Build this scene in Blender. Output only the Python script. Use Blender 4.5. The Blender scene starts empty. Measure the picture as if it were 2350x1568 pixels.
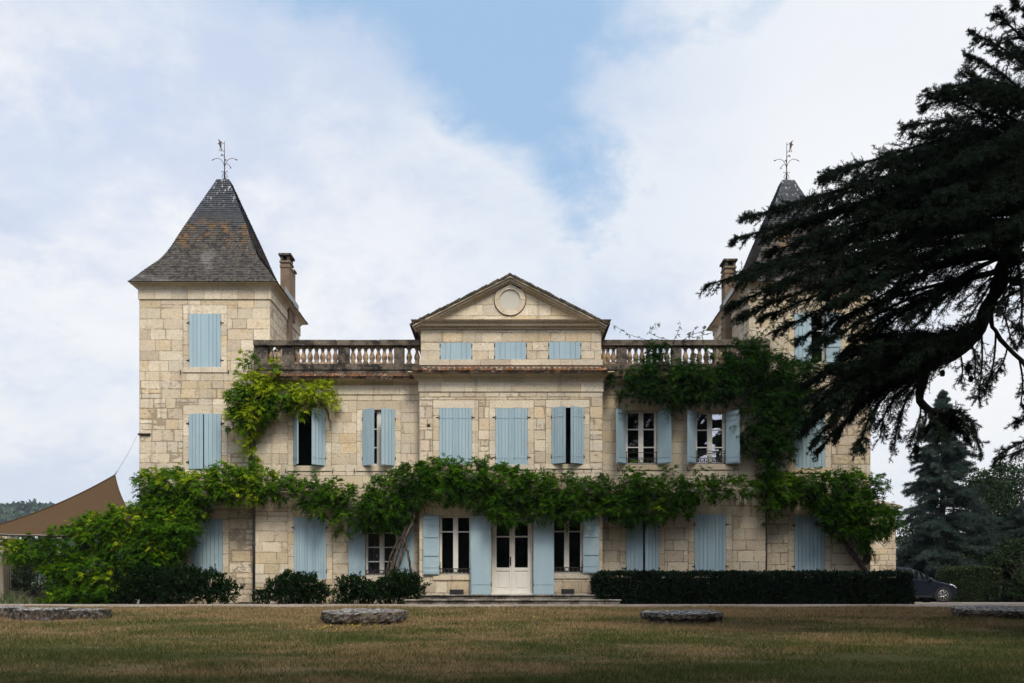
import bpy, math, random
import numpy as np
from mathutils import Vector
R = math.radians
scene = bpy.context.scene
COL = scene.collection
rng = np.random.default_rng(7)
random.seed(7)

# ---------------------------------------------------------------- camera, sky, sun, exposure
F, CX, HY, ZC, D0 = 2240.0, 1169.0, 1374.0, 0.183, 31.83
def X(xd, y=0.0): return (xd - CX) * (D0 + y) / F
def Z(yd, y=0.0): return ZC + (HY - yd) * (D0 + y) / F
def V(xd, yd, y): return (X(xd, y), y, Z(yd, y))

cam = bpy.data.cameras.new("Camera")
cam_ob = bpy.data.objects.new("Camera", cam)
COL.objects.link(cam_ob)
cam_ob.location = (0, -D0, ZC)
cam_ob.rotation_euler = (R(90), 0, 0)
cam.sensor_width = 36.0
cam.lens = F / 2350 * 36
cam.shift_x = (1175 - CX) / 2350
cam.shift_y = (HY - 784) / 2350
cam.clip_end = 6000
scene.camera = cam_ob

SUN_EL, SUN_AZ = 51, 160          # azimuth clockwise from +y; the veiled sun stands behind the camera, a little to the right
sd = bpy.data.lights.new("Sun", 'SUN')
sd.energy = 3.0
sd.angle = R(16)
sd.color = (1.0, 0.90, 0.74)
sun = bpy.data.objects.new("Sun", sd)
COL.objects.link(sun)
_sv = Vector((math.sin(R(SUN_AZ)) * math.cos(R(SUN_EL)), math.cos(R(SUN_AZ)) * math.cos(R(SUN_EL)), math.sin(R(SUN_EL))))
sun.rotation_euler = _sv.to_track_quat('Z', 'Y').to_euler()

scene.view_settings.view_transform = 'Standard'
scene.view_settings.look = 'None'
scene.view_settings.gamma = 1
scene.view_settings.exposure = 0.0
scene.cycles.use_denoising = True
scene.cycles.max_bounces = 6
scene.cycles.diffuse_bounces = 3
scene.cycles.transparent_max_bounces = 8

class NT:
    """small helper to write node trees"""
    def __init__(s, tree): s.t = tree; tree.nodes.clear()
    def n(s, typ, _ins=None, **props):
        nd = s.t.nodes.new(typ)
        for k, v in props.items(): setattr(nd, k, v)
        for k, v in (_ins or {}).items(): s.set(nd.inputs[k], v)
        return nd
    def set(s, sock, v):
        if isinstance(v, bpy.types.NodeSocket): s.t.links.new(v, sock)
        elif v is not None:
            if isinstance(v, (tuple, list)) and len(v) == 3 and sock.type == 'RGBA': v = (*v, 1)
            sock.default_value = v
    def m(s, op, a, b=None, c=None, clamp=False):
        nd = s.n('ShaderNodeMath', operation=op, use_clamp=clamp)
        for i, v in enumerate((a, b, c)):
            if v is not None: s.set(nd.inputs[i], v)
        return nd.outputs[0]
    def vm(s, op, a, b=None):
        nd = s.n('ShaderNodeVectorMath', operation=op)
        s.set(nd.inputs[0], a)
        if b is not None: s.set(nd.inputs[1], b)
        return nd.outputs[0]
    def ss(s, x, a, b, lo=0.0, hi=1.0):
        nd = s.n('ShaderNodeMapRange', interpolation_type='SMOOTHSTEP')
        for i, v in enumerate((x, a, b, lo, hi)): s.set(nd.inputs[i], v)
        return nd.outputs[0]
    def mix(s, f, a, b, bt='MIX'):
        nd = s.n('ShaderNodeMix', data_type='RGBA', blend_type=bt)
        s.set(nd.inputs[0], f); s.set(nd.inputs[6], a); s.set(nd.inputs[7], b)
        return nd.outputs[2]
    def noise(s, vec, scale, detail=4, rough=0.55, dist=0.0):
        nd = s.n('ShaderNodeTexNoise', {'Scale': scale, 'Detail': detail, 'Roughness': rough, 'Distortion': dist})
        if vec is not None: s.set(nd.inputs['Vector'], vec)
        return nd.outputs[0]
    def voro(s, vec, scale, out=0, feature='F1'):
        nd = s.n('ShaderNodeTexVoronoi', {'Scale': scale}, feature=feature)
        if vec is not None: s.set(nd.inputs['Vector'], vec)
        return nd.outputs[out]
    def pos(s): return s.n('ShaderNodeNewGeometry').outputs['Position']
    def obj(s): return s.n('ShaderNodeTexCoord').outputs['Object']
    def attr(s, name, out=0): return s.n('ShaderNodeAttribute', attribute_name=name).outputs[out]
    def sc(s, v, x, y, z): return s.vm('MULTIPLY', v, (x, y, z))

world = bpy.data.worlds.new("World")
scene.world = world
world.use_nodes = True
w = NT(world.node_tree)
tc = w.n('ShaderNodeTexCoord').outputs['Generated']
sep = w.n('ShaderNodeSeparateXYZ', {0: tc})
dx, dy, dz = sep.outputs
sky = w.n('ShaderNodeTexSky', sky_type='NISHITA', sun_disc=False, sun_elevation=R(SUN_EL), sun_rotation=R(SUN_AZ), altitude=100, air_density=1.0, dust_density=1.5, ozone_density=1.2)
up = w.m('MAXIMUM', dz, 0.02)
# clouds drift on a level layer: project the direction on it, so that they shrink towards the horizon
hz = w.m('ADD', w.m('ABSOLUTE', dz), 0.38)
cv = w.n('ShaderNodeCombineXYZ', {0: w.m('DIVIDE', dx, hz), 1: w.m('DIVIDE', dy, hz), 2: 0.0}).outputs[0]
n_big = w.noise(cv, 2.3, 6, 0.55, 0.3)
n_mid = w.noise(w.vm('ADD', cv, (4.2, 1.7, 0.3)), 5.5, 7, 0.6, 0.15)
n_soft = w.noise(w.vm('ADD', cv, (9.1, 3.3, 0.0)), 1.6, 3, 0.5, 0.2)
# the opening in the clouds: a wedge of blue high in the north, a thin streak east of it
ay = w.m('MAXIMUM', dy, 0.05)
u = w.m('DIVIDE', dx, ay); v = w.m('DIVIDE', dz, ay)
wob = w.m('ADD', w.m('MULTIPLY', w.m('SUBTRACT', n_mid, 0.5), 0.36), w.m('MULTIPLY', w.m('SUBTRACT', w.noise(w.vm('ADD', cv, (1.2, 8.7, 0.0)), 13.0, 8, 0.62, 0.4), 0.5), 0.16))
wob2 = w.m('MULTIPLY', w.m('SUBTRACT', n_big, 0.5), 0.20)
hw = w.m('MULTIPLY_ADD', w.m('SUBTRACT', v, 0.435), 1.02, 0.055)
uc = w.m('MULTIPLY_ADD', w.m('SUBTRACT', v, 0.435), -0.42, 0.045)
dist = w.m('ADD', w.m('SUBTRACT', hw, w.m('ABSOLUTE', w.m('SUBTRACT', u, uc))), w.m('ADD', wob, wob2))
wedge = w.ss(dist, -0.06, 0.11)
st = w.m('SUBTRACT', w.m('MULTIPLY', w.m('SUBTRACT', v, 0.545), 1.1), w.m('ABSOLUTE', w.m('SUBTRACT', w.m('SUBTRACT', u, 0.245), w.m('MULTIPLY', w.m('SUBTRACT', v, 0.6), 0.9))))
streak = w.m('MULTIPLY', w.ss(w.m('ADD', st, wob), -0.02, 0.12), 0.55)
st2 = w.m('SUBTRACT', w.m('MULTIPLY', w.m('SUBTRACT', v, 0.565), 1.5), w.m('ABSOLUTE', w.m('SUBTRACT', u, -0.265)))
streak2 = w.m('MULTIPLY', w.ss(w.m('ADD', st2, wob), -0.03, 0.10), 0.5)
haze_far = w.m('MULTIPLY', w.ss(n_big, 0.50, 0.72), 0.22)
blue = w.m('MAXIMUM', w.m('MAXIMUM', wedge, streak), w.m('MAXIMUM', streak2, haze_far))
blue = w.m('MAXIMUM', blue, w.m('MULTIPLY', w.ss(dist, -0.38, 0.12), 0.26))
blue = w.m('MULTIPLY', blue, w.ss(dy, 0.1, 0.4))
thin = w.mix(0.86, w.mix(1.0, sky.outputs[0], (0.1, 0.1, 0.1), 'MULTIPLY'), (0.40, 0.605, 0.875))
n_fine = w.noise(w.vm('ADD', cv, (1.2, 8.7, 0.0)), 13.0, 8, 0.62, 0.4)
shade = w.ss(w.m('ADD', w.m('MULTIPLY', n_soft, 0.45), w.m('ADD', w.m('MULTIPLY', n_mid, 0.38), w.m('MULTIPLY', n_fine, 0.17))), 0.40, 0.58)
cl = w.mix(shade, (0.66, 0.73, 0.88), (0.93, 0.945, 0.975))
bright = w.ss(w.m('ADD', u, w.m('MULTIPLY', v, 0.25)), 0.22, 0.42)          # thinner veil, brighter cloud in the north-east
bright = w.m('MULTIPLY', bright, w.ss(dy, 0.1, 0.4))
cl = w.mix(w.m('MULTIPLY', bright, 0.75), cl, (1.0, 1.0, 1.0))
west = w.m('MULTIPLY', w.m('MULTIPLY', w.ss(u, -0.12, -0.42), w.ss(v, 0.22, 0.5)), w.m('MULTIPLY', w.ss(n_mid, 0.62, 0.40), w.ss(dy, 0.1, 0.4)))
cl = w.mix(w.m('MULTIPLY', west, 0.55), cl, (0.60, 0.69, 0.89))
low = w.ss(v, 0.0, 0.25)
cl = w.mix(w.m('MULTIPLY', w.m('SUBTRACT', 1.0, low), 0.6), cl, (0.80, 0.845, 0.90))
cc = w.mix(blue, cl, thin)
# the veiled sun behind the photographer: cloud there is brighter than the cloud in front
sdir = w.n('ShaderNodeVectorMath', operation='DOT_PRODUCT'); w.set(sdir.inputs[0], tc); w.set(sdir.inputs[1], tuple(_sv))
glow = w.m('POWER', w.m('MAXIMUM', sdir.outputs['Value'], 0.0), 4.0)
boost = w.m('ADD', 1.0, w.m('MULTIPLY', glow, 2.5))
cc = w.mix(1.0, cc, w.n('ShaderNodeCombineXYZ', {0: boost, 1: boost, 2: boost}).outputs[0], 'MULTIPLY')
bg = w.n('ShaderNodeBackground', {'Color': cc, 'Strength': 1.0})
w.n('ShaderNodeOutputWorld', {'Surface': bg.outputs[0]})

# ---------------------------------------------------------------- materials
MATS = {}
def newmat(name):
    m = bpy.data.materials.new(name); m.use_nodes = True
    MATS[name] = m
    return NT(m.node_tree)
def fin(t, col, rough=0.8, bump=None, bstr=0.3, bdist=0.02, spec=0.3, **kw):
    p = t.n('ShaderNodeBsdfPrincipled')
    t.set(p.inputs['Base Color'], col); t.set(p.inputs['Roughness'], rough); t.set(p.inputs['Specular IOR Level'], spec)
    for k, v in kw.items(): t.set(p.inputs[k], v)
    if bump is not None:
        b = t.n('ShaderNodeBump', {'Strength': bstr, 'Distance': bdist, 'Height': bump})
        t.set(p.inputs['Normal'], b.outputs[0])
    t.n('ShaderNodeOutputMaterial', {'Surface': p.outputs[0]})
    return p

# limestone: every block carries its own tone, its size and the place within it, so joints follow the real blocks
t = newmat('limestone')
P = t.pos()
uv = t.n('ShaderNodeSeparateXYZ', {0: t.n('ShaderNodeUVMap', uv_map='blk').outputs[0]})
sz = t.n('ShaderNodeSeparateXYZ', {0: t.n('ShaderNodeUVMap', uv_map='siz').outputs[0]})
tone = t.n('ShaderNodeAttribute', attribute_name='tone')
du = t.m('MINIMUM', uv.outputs[0], t.m('SUBTRACT', sz.outputs[0], uv.outputs[0]))
dv = t.m('MINIMUM', uv.outputs[1], t.m('SUBTRACT', sz.outputs[1], uv.outputs[1]))
qx = t.m('MAXIMUM', t.m('SUBTRACT', 0.04, du), 0.0); qy = t.m('MAXIMUM', t.m('SUBTRACT', 0.04, dv), 0.0)
de = t.m('SUBTRACT', 0.04, t.m('SQRT', t.m('ADD', t.m('MULTIPLY', qx, qx), t.m('MULTIPLY', qy, qy))))
wear = t.m('MULTIPLY', tone.outputs['Alpha'], 1.1)
na = t.noise(P, 2.1, 4, 0.6)
nb = t.noise(P, 9.0, 4, 0.6)
edge = t.m('ADD', de, t.m('MULTIPLY', t.m('SUBTRACT', t.m('ADD', t.m('MULTIPLY', na, 0.6), t.m('MULTIPLY', nb, 0.4)), 0.5), t.m('MULTIPLY', wear, 6.5)))
joint = t.m('SUBTRACT', 1.0, t.ss(edge, t.m('MULTIPLY', wear, 0.35), t.m('MULTIPLY', wear, 1.0)))
ps = t.sc(P, 1, 1, 2.2)
pit = t.ss(t.noise(ps, 15, 4, 0.7), 0.585, 0.66)
pit = t.m('MULTIPLY', pit, t.ss(t.noise(P, 1.7, 2), 0.42, 0.6))
nl = t.noise(P, 0.7, 5, 0.6)
och = t.ss(t.noise(t.sc(P, 1.6, 1.6, 2.4), 1.9, 5, 0.7), 0.55, 0.70)
c = t.mix(t.m('MULTIPLY', och, 0.6), tone.outputs['Color'], (0.50, 0.34, 0.15))
c = t.mix(t.ss(nl, 0.35, 0.7, 0.0, 0.34), c, (0.37, 0.325, 0.255))
c = t.mix(1.0, c, t.n('ShaderNodeMapRange', {0: t.noise(ps, 14, 5, 0.7), 1: 0.25, 2: 0.75, 3: 0.70, 4: 1.22}).outputs[0], 'MULTIPLY')
strk = t.ss(t.noise(t.sc(P, 5.0, 5.0, 0.22), 1.0, 4, 0.6), 0.55, 0.74, 0, 0.5)
c = t.mix(strk, c, (0.20, 0.175, 0.14))
mort = t.mix(t.noise(P, 5, 4), (0.19, 0.15, 0.105), (0.34, 0.28, 0.205))
c = t.mix(t.m('MULTIPLY', joint, 0.85), c, mort)
c = t.mix(t.m('MULTIPLY', pit, 0.75), c, (0.09, 0.065, 0.045))
# splash and damp above the ground
damp = t.m('MULTIPLY', t.ss(t.n('ShaderNodeSeparateXYZ', {0: P}).outputs[2], 0.15, 1.0, 1.0, 0.0), t.ss(na, 0.4, 0.6))
c = t.mix(t.m('MULTIPLY', damp, 0.5), c, (0.15, 0.12, 0.09))
h = t.m('SUBTRACT', t.m('ADD', t.m('MULTIPLY', nb, 0.35), t.m('MULTIPLY', t.noise(ps, 30, 3), 0.3)), t.m('ADD', joint, t.m('MULTIPLY', pit, 0.8)))
fin(t, c, 0.9, h, 0.55, 0.02, spec=0.15)

t = newmat('plain_render')     # the blind oculus and other smooth infill
c = t.mix(t.noise(t.pos(), 3, 4), (0.42, 0.41, 0.35), (0.50, 0.49, 0.43))
fin(t, c, 0.9)

t = newmat('weathered_stone')  # balustrade, steps: black crust with pale lichen
P = t.pos()
n1 = t.noise(P, 3.2, 5, 0.62); n2 = t.noise(P, 17, 4, 0.6)
c = t.mix(t.ss(n1, 0.36, 0.62), (0.028, 0.025, 0.022), (0.135, 0.112, 0.088))
c = t.mix(t.ss(n2, 0.60, 0.72, 0, 0.8), c, (0.33, 0.31, 0.27))
c = t.mix(t.ss(t.noise(P, 6.3, 3), 0.64, 0.74, 0, 0.7), c, (0.26, 0.105, 0.03))
fin(t, c, 0.92, n2, 0.6, 0.02, spec=0.1)

t = newmat('step_stone')
P = t.pos(); n1 = t.noise(P, 2.4, 5, 0.65); n2 = t.noise(P, 14, 4, 0.65)
c = t.mix(t.ss(n1, 0.36, 0.64), (0.075, 0.066, 0.056), (0.26, 0.235, 0.20))
c = t.mix(t.ss(n2, 0.55, 0.70, 0, 0.8), c, (0.40, 0.385, 0.35))
fin(t, c, 0.92, n2, 0.6, 0.02, spec=0.1)

t = newmat('baluster_stone')
P = t.pos()
n1 = t.noise(P, 7, 4, 0.6)
c = t.mix(t.ss(n1, 0.38, 0.62), (0.14, 0.09, 0.055), (0.36, 0.26, 0.165))
c = t.mix(t.ss(t.noise(P, 22, 3), 0.60, 0.72), c, (0.42, 0.39, 0.33))
fin(t, c, 0.9, n1, 0.4, 0.01, spec=0.1)

t = newmat('lichen_slab')      # flat stones on the lawn: white lichen above, dark sides
P = t.pos()
n1 = t.noise(P, 2.6, 5, 0.65); n2 = t.noise(P, 12, 5, 0.7)
nz = t.n('ShaderNodeSeparateXYZ', {0: t.n('ShaderNodeNewGeometry').outputs['Normal']}).outputs[2]
c = t.mix(t.ss(n1, 0.35, 0.65), (0.022, 0.018, 0.015), (0.11, 0.088, 0.066))
f = t.m('MULTIPLY', t.ss(n2, 0.47, 0.60), t.m('ADD', 0.22, t.m('MULTIPLY', t.ss(nz, 0.4, 0.9), 0.6)))
c = t.mix(f, c, (0.43, 0.44, 0.45))
c = t.mix(t.ss(t.noise(P, 5, 3), 0.62, 0.72, 0, 0.6), c, (0.13, 0.09, 0.03))
fin(t, c, 0.95, t.m('ADD', n1, n2), 0.9, 0.05, spec=0.1)

t = newmat('slate')
P = t.pos()
tone = t.n('ShaderNodeAttribute', attribute_name='tone')
z = t.n('ShaderNodeSeparateXYZ', {0: P}).outputs[2]
nl = t.noise(P, 0.9, 5, 0.6); nm = t.noise(P, 5.5, 5, 0.7); nf = t.noise(P, 24, 3, 0.6)
lich = t.ss(t.m('ADD', z, t.m('MULTIPLY', t.m('SUBTRACT', nl, 0.5), 3.4)), 12.6, 14.0, 1.0, 0.0)
lc = t.mix(t.ss(nm, 0.36, 0.6), (0.016, 0.013, 0.011), (0.075, 0.064, 0.053))
lc = t.mix(t.ss(nf, 0.58, 0.70, 0, 0.8), lc, (0.27, 0.265, 0.25))
lc = t.mix(t.ss(nl, 0.55, 0.68, 0, 0.6), lc, (0.17, 0.165, 0.16))
c = t.mix(t.m('MULTIPLY', lich, t.ss(nm, 0.3, 0.5, 0.35, 0.92)), tone.outputs['Color'], lc)
org = t.m('MULTIPLY', t.m('MULTIPLY', t.ss(z, 11.9, 12.6), t.ss(z, 12.9, 13.6, 1.0, 0.0)), t.ss(t.noise(P, 2.7, 5, 0.7), 0.50, 0.66))
c = t.mix(t.m('MULTIPLY', org, 0.7), c, (0.20, 0.10, 0.025))
drop = t.m('MULTIPLY', t.ss(z, 13.4, 14.9), t.ss(t.noise(t.sc(P, 14, 14, 2.2), 1.0, 3, 0.6), 0.58, 0.68))
c = t.mix(t.m('MULTIPLY', drop, 0.8), c, (0.52, 0.54, 0.56))
fin(t, c, t.ss(lich, 0, 1, 0.55, 0.9), nm, 0.3, 0.02, spec=0.25)

t = newmat('terracotta')
P = t.pos()
tone = t.n('ShaderNodeAttribute', attribute_name='tone')
n1 = t.noise(P, 9, 5, 0.65)
c = t.mix(t.ss(n1, 0.42, 0.62), tone.outputs['Color'], (0.075, 0.058, 0.045))
c = t.mix(t.ss(t.noise(P, 15, 3), 0.60, 0.68), c, (0.50, 0.44, 0.37))
fin(t, c, 0.9, n1, 0.5, 0.02, spec=0.1)

t = newmat('roof_verge')       # dark mossy tile edge of the pediment
P = t.pos(); n1 = t.noise(P, 8, 5, 0.7)
c = t.mix(t.ss(n1, 0.4, 0.65), (0.035, 0.031, 0.026), (0.12, 0.105, 0.08))
c = t.mix(t.ss(t.noise(P, 19, 3), 0.62, 0.72), c, (0.30, 0.29, 0.26))
fin(t, c, 0.95, n1, 0.8, 0.04, spec=0.1)

t = newmat('brick_chimney')
P = t.pos()
c = t.mix(t.noise(P, 4, 5, 0.65), (0.075, 0.060, 0.048), (0.26, 0.185, 0.13))
c = t.mix(t.ss(t.noise(P, 1.3, 4), 0.5, 0.7, 0, 0.7), c, (0.22, 0.18, 0.14))
fin(t, c, 0.92, t.noise(P, 14, 4), 0.4, 0.02, spec=0.1)

t = newmat('lead')
fin(t, t.mix(t.noise(t.pos(), 4, 4), (0.13, 0.15, 0.17), (0.24, 0.26, 0.28)), 0.5)

t = newmat('blue_paint')
P = t.pos(); ob = t.obj()
n1 = t.noise(t.sc(P, 9, 9, 0.8), 1.0, 5, 0.65)
rnd = t.n('ShaderNodeObjectInfo').outputs['Random']
isl = t.n('ShaderNodeNewGeometry').outputs['Random Per Island']
c = t.mix(n1, (0.250, 0.352, 0.408), (0.310, 0.422, 0.488))
c = t.mix(1.0, c, t.m('ADD', 0.88, t.m('ADD', t.m('MULTIPLY', isl, 0.17), t.m('MULTIPLY', rnd, 0.06))), 'MULTIPLY')
c = t.mix(t.ss(t.noise(P, 2.4, 4, 0.7), 0.58, 0.74, 0, 0.35), c, (0.20, 0.265, 0.285))
c = t.mix(t.ss(t.noise(t.sc(P, 3, 3, .9), 1.0, 4, 0.7), 0.50, 0.68, 0, 0.5), c, (0.37, 0.45, 0.48))
c = t.mix(t.ss(t.noise(t.sc(P, 22, 22, 4), 1.0, 3), 0.70, 0.75, 0, 0.6), c, (0.17, 0.16, 0.13))
fin(t, c, 0.55, n1, 0.15, 0.01)

t = newmat('white_paint')
P = t.pos()
fin(t, t.mix(t.noise(P, 3, 4), (0.60, 0.58, 0.53), (0.74, 0.72, 0.68)), 0.45)
t = newmat('iron'); fin(t, t.mix(t.noise(t.pos(), 9, 4), (0.012, 0.012, 0.013), (0.05, 0.042, 0.038)), 0.55)
t = newmat('rusty_iron'); fin(t, t.mix(t.noise(t.pos(), 7, 4), (0.03, 0.022, 0.018), (0.11, 0.065, 0.04)), 0.75)
t = newmat('shade_black'); fin(t, (0.022, 0.020, 0.018), 0.95)  # near-black colour painted in place of the darkness of unlit interiors
t = newmat('zinc'); fin(t, t.mix(t.noise(t.pos(), 5, 4), (0.055, 0.058, 0.062), (0.11, 0.115, 0.12)), 0.5, Metallic=0.3)
t = newmat('curtain'); fin(t, t.mix(t.noise(t.sc(t.pos(), 24, 1, 0.6), 1.0, 2), (0.05, 0.05, 0.05), (0.20, 0.20, 0.20)), 0.95)
t = newmat('dark_vent'); fin(t, t.mix(t.noise(t.pos(), 9, 2), (0.02, 0.023, 0.028), (0.05, 0.052, 0.06)), 0.6)
def glass(name, ior):
    t = newmat(name)
    fr = t.n('ShaderNodeFresnel', {'IOR': ior})
    g = t.n('ShaderNodeBsdfGlossy', {'Color': (0.95, 0.95, 1.0), 'Roughness': 0.01})
    tr = t.n('ShaderNodeBsdfTransparent', {'Color': (0.82, 0.85, 0.85)})
    b = t.n('ShaderNodeBump', {'Strength': 0.04, 'Distance': 0.02, 'Height': t.noise(t.pos(), 1.6, 1)})
    t.set(g.inputs['Normal'], b.outputs[0])
    mx = t.n('ShaderNodeMixShader', {0: fr.outputs[0], 1: tr.outputs[0], 2: g.outputs[0]})
    t.n('ShaderNodeOutputMaterial', {'Surface': mx.outputs[0]})
glass('glass', 1.5); glass('mirror_glass', 4.5)

def leafmat(name, dark, light, yellow=None, transl=0.25, rough=0.45, spec=0.35):
    t = newmat(name)
    tn = t.n('ShaderNodeAttribute', attribute_name='tone').outputs['Fac']
    isl = t.n('ShaderNodeNewGeometry').outputs['Random Per Island']
    f = t.m('ADD', t.m('MULTIPLY', tn, 0.90), t.m('MULTIPLY', isl, 0.10), clamp=True)
    c = t.mix(f, dark, light)
    if yellow: c = t.mix(t.ss(f, 0.62, 0.95), c, yellow)
    p = t.n('ShaderNodeBsdfPrincipled', {'Base Color': c, 'Roughness': rough, 'Specular IOR Level': spec})
    tr = t.n('ShaderNodeBsdfTranslucent', {'Color': t.mix(0.5, c, (c, light)[1])})
    mx = t.n('ShaderNodeMixShader', {0: transl, 1: p.outputs[0], 2: tr.outputs[0]})
    t.n('ShaderNodeOutputMaterial', {'Surface': mx.outputs[0]})
leafmat('wisteria_leaf', (0.010, 0.044, 0.002), (0.100, 0.225, 0.006), (0.34, 0.40, 0.012), 0.4, 0.65, 0.06)
leafmat('creeper_leaf', (0.007, 0.028, 0.003), (0.030, 0.085, 0.006), (0.09, 0.16, 0.012), 0.3, 0.65, 0.06)
leafmat('laurel_leaf', (0.004, 0.014, 0.003), (0.014, 0.040, 0.007), None, 0.12, 0.6, 0.08)
leafmat('box_leaf', (0.004, 0.011, 0.005), (0.009, 0.023, 0.008), None, 0.08, 0.6, 0.15)
leafmat('privet_leaf', (0.014, 0.026, 0.006), (0.032, 0.056, 0.012), (0.06, 0.075, 0.018), 0.2)
leafmat('cedar_needle', (0.005, 0.011, 0.008), (0.019, 0.036, 0.020), None, 0.08, 0.7, 0.08)
leafmat('blue_needle', (0.014, 0.027, 0.022), (0.062, 0.094, 0.080), None, 0.1, 0.75, 0.08)
leafmat('dark_leaf', (0.007, 0.019, 0.005), (0.024, 0.048, 0.011), (0.04, 0.07, 0.014), 0.2, 0.6, 0.15)
leafmat('grass_tall', (0.045, 0.075, 0.025), (0.11, 0.15, 0.06), (0.22, 0.20, 0.10), 0.25)
leafmat('flower', (0.10, 0.09, 0.17), (0.22, 0.20, 0.33), None, 0.2)
t = newmat('bark'); P = t.pos(); n1 = t.noise(t.sc(P, 6, 6, 1.2), 3.0, 5, 0.65)
c = t.mix(t.ss(n1, 0.35, 0.65), (0.022, 0.017, 0.013), (0.12, 0.10, 0.08))
fin(t, c, 0.95, n1, 0.9, 0.04, spec=0.1)
t = newmat('pale_bark'); P = t.pos(); n1 = t.noise(t.sc(P, 9, 9, 1.4), 3.0, 5, 0.65)
c = t.mix(t.ss(n1, 0.40, 0.60), (0.022, 0.018, 0.014), (0.125, 0.105, 0.085))
fin(t, c, 0.95, n1, 0.9, 0.04, spec=0.1)
t = newmat('cedar_bark'); n1 = t.noise(t.pos(), 8, 5, 0.6)
fin(t, t.mix(n1, (0.006, 0.005, 0.0045), (0.018, 0.015, 0.013)), 0.95, n1, 0.8, 0.03, spec=0.1)

def ground_patches(t, P):
    a = t.noise(t.sc(P, 0.6, 1.0, 1), 0.36, 5, 0.62); b = t.noise(t.sc(P, 0.7, 1.3, 1), 1.3, 5, 0.65); f = t.noise(P, 9, 4, 0.7)
    k = t.m('ADD', t.m('MULTIPLY', a, 0.55), t.m('ADD', t.m('MULTIPLY', b, 0.33), t.m('MULTIPLY', f, 0.12)))
    yy = t.n('ShaderNodeSeparateXYZ', {0: P}).outputs[1]
    k = t.m('ADD', k, t.ss(yy, -17.0, -4.0, -0.05, 0.05))
    return a, b, f, k
t = newmat('lawn')
P = t.pos(); a, b, f, k = ground_patches(t, P)
c = t.mix(t.ss(k, 0.40, 0.58), (0.050, 0.055, 0.018), (0.165, 0.110, 0.058))
c = t.mix(t.ss(b, 0.62, 0.72, 0, 0.7), c, (0.115, 0.070, 0.045))
c = t.mix(t.ss(t.noise(P, 30, 4, 0.7), 0.3, 0.7, 0, 0.5), c, (0.045, 0.036, 0.018))
fin(t, c, 0.95, f, 0.8, 0.05, spec=0.1)
t = newmat('grass_blade')
P = t.pos(); a, b, f, k = ground_patches(t, P)
isl = t.n('ShaderNodeNewGeometry').outputs['Random Per Island']
g = t.mix(isl, (0.045, 0.062, 0.014), (0.100, 0.118, 0.032)); s = t.mix(isl, (0.155, 0.102, 0.048), (0.36, 0.255, 0.135))
c = t.mix(t.m('MULTIPLY', t.ss(t.m('ADD', k, t.m('MULTIPLY', t.m('SUBTRACT', isl, 0.5), 0.10)), 0.43, 0.57), 0.95), g, s)
p = t.n('ShaderNodeBsdfPrincipled', {'Base Color': c, 'Roughness': 0.8, 'Specular IOR Level': 0.15})
tr = t.n('ShaderNodeBsdfTranslucent', {'Color': c})
t.n('ShaderNodeOutputMaterial', {'Surface': t.n('ShaderNodeMixShader', {0: 0.25, 1: p.outputs[0], 2: tr.outputs[0]}).outputs[0]})
t = newmat('gravel')
P = t.pos(); vc = t.n('ShaderNodeTexVoronoi', {'Scale': 22.0, 'Vector': P})
g = t.n('ShaderNodeRGBToBW', {0: vc.outputs['Color']}).outputs[0]
c = t.mix(g, (0.11, 0.085, 0.068), (0.52, 0.45, 0.39))
c = t.mix(t.ss(t.noise(P, 0.8, 5, 0.65), 0.42, 0.62, 0.0, 0.55), c, (0.16, 0.125, 0.095))
fin(t, c, 0.9, vc.outputs[0], 1.0, 0.04, spec=0.15)
t = newmat('earth')
fin(t, t.mix(t.noise(t.pos(), 1.1, 5, 0.6), (0.055, 0.058, 0.022), (0.14, 0.105, 0.055)), 0.95)
t = newmat('far_wood')
P = t.pos(); n1 = t.noise(P, 0.055, 6, 0.65); n2 = t.voro(P, 0.11)
c = t.mix(t.ss(n1, 0.35, 0.65), (0.018, 0.040, 0.024), (0.062, 0.092, 0.045))
fin(t, c, 0.95, n2, 0.8, 4.0, spec=0.05)
t = newmat('sail_cloth')
P = t.pos(); n1 = t.noise(P, 1.2, 4); wv = t.noise(t.sc(P, 60, 60, 60), 1.0, 2)
c = t.mix(n1, (0.095, 0.060, 0.033), (0.125, 0.080, 0.044)); c = t.mix(t.m('MULTIPLY', wv, 0.3), c, (0.075, 0.048, 0.028))
p = t.n('ShaderNodeBsdfPrincipled', {'Base Color': c, 'Roughness': 0.85, 'Specular IOR Level': 0.15})
tr = t.n('ShaderNodeBsdfTranslucent', {'Color': (0.22, 0.135, 0.075, 1)})
t.n('ShaderNodeOutputMaterial', {'Surface': t.n('ShaderNodeMixShader', {0: 0.4, 1: p.outputs[0], 2: tr.outputs[0]}).outputs[0]})
t = newmat('sail_edge'); fin(t, (0.055, 0.038, 0.026), 0.8)
t = newmat('car_paint'); fin(t, (0.005, 0.008, 0.016), 0.2, Metallic=0.0, spec=0.18)
t = newmat('car_glass'); fin(t, (0.004, 0.005, 0.006), 0.05, spec=0.3)
t = newmat('tyre_rubber'); fin(t, (0.012, 0.012, 0.012), 0.85)
t = newmat('alloy'); fin(t, (0.42, 0.42, 0.43), 0.3, Metallic=0.9)
t = newmat('lamp_lens'); fin(t, (0.62, 0.66, 0.70), 0.12, spec=0.8)
t = newmat('white_plastic'); fin(t, (0.72, 0.72, 0.70), 0.4)
t = newmat('black_plastic'); fin(t, (0.014, 0.014, 0.015), 0.45)
t = newmat('cream_wood'); fin(t, t.mix(t.noise(t.pos(), 4, 4), (0.42, 0.36, 0.25), (0.56, 0.50, 0.38)), 0.8)
t = newmat('rope'); fin(t, (0.35, 0.33, 0.30), 0.8)

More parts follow.
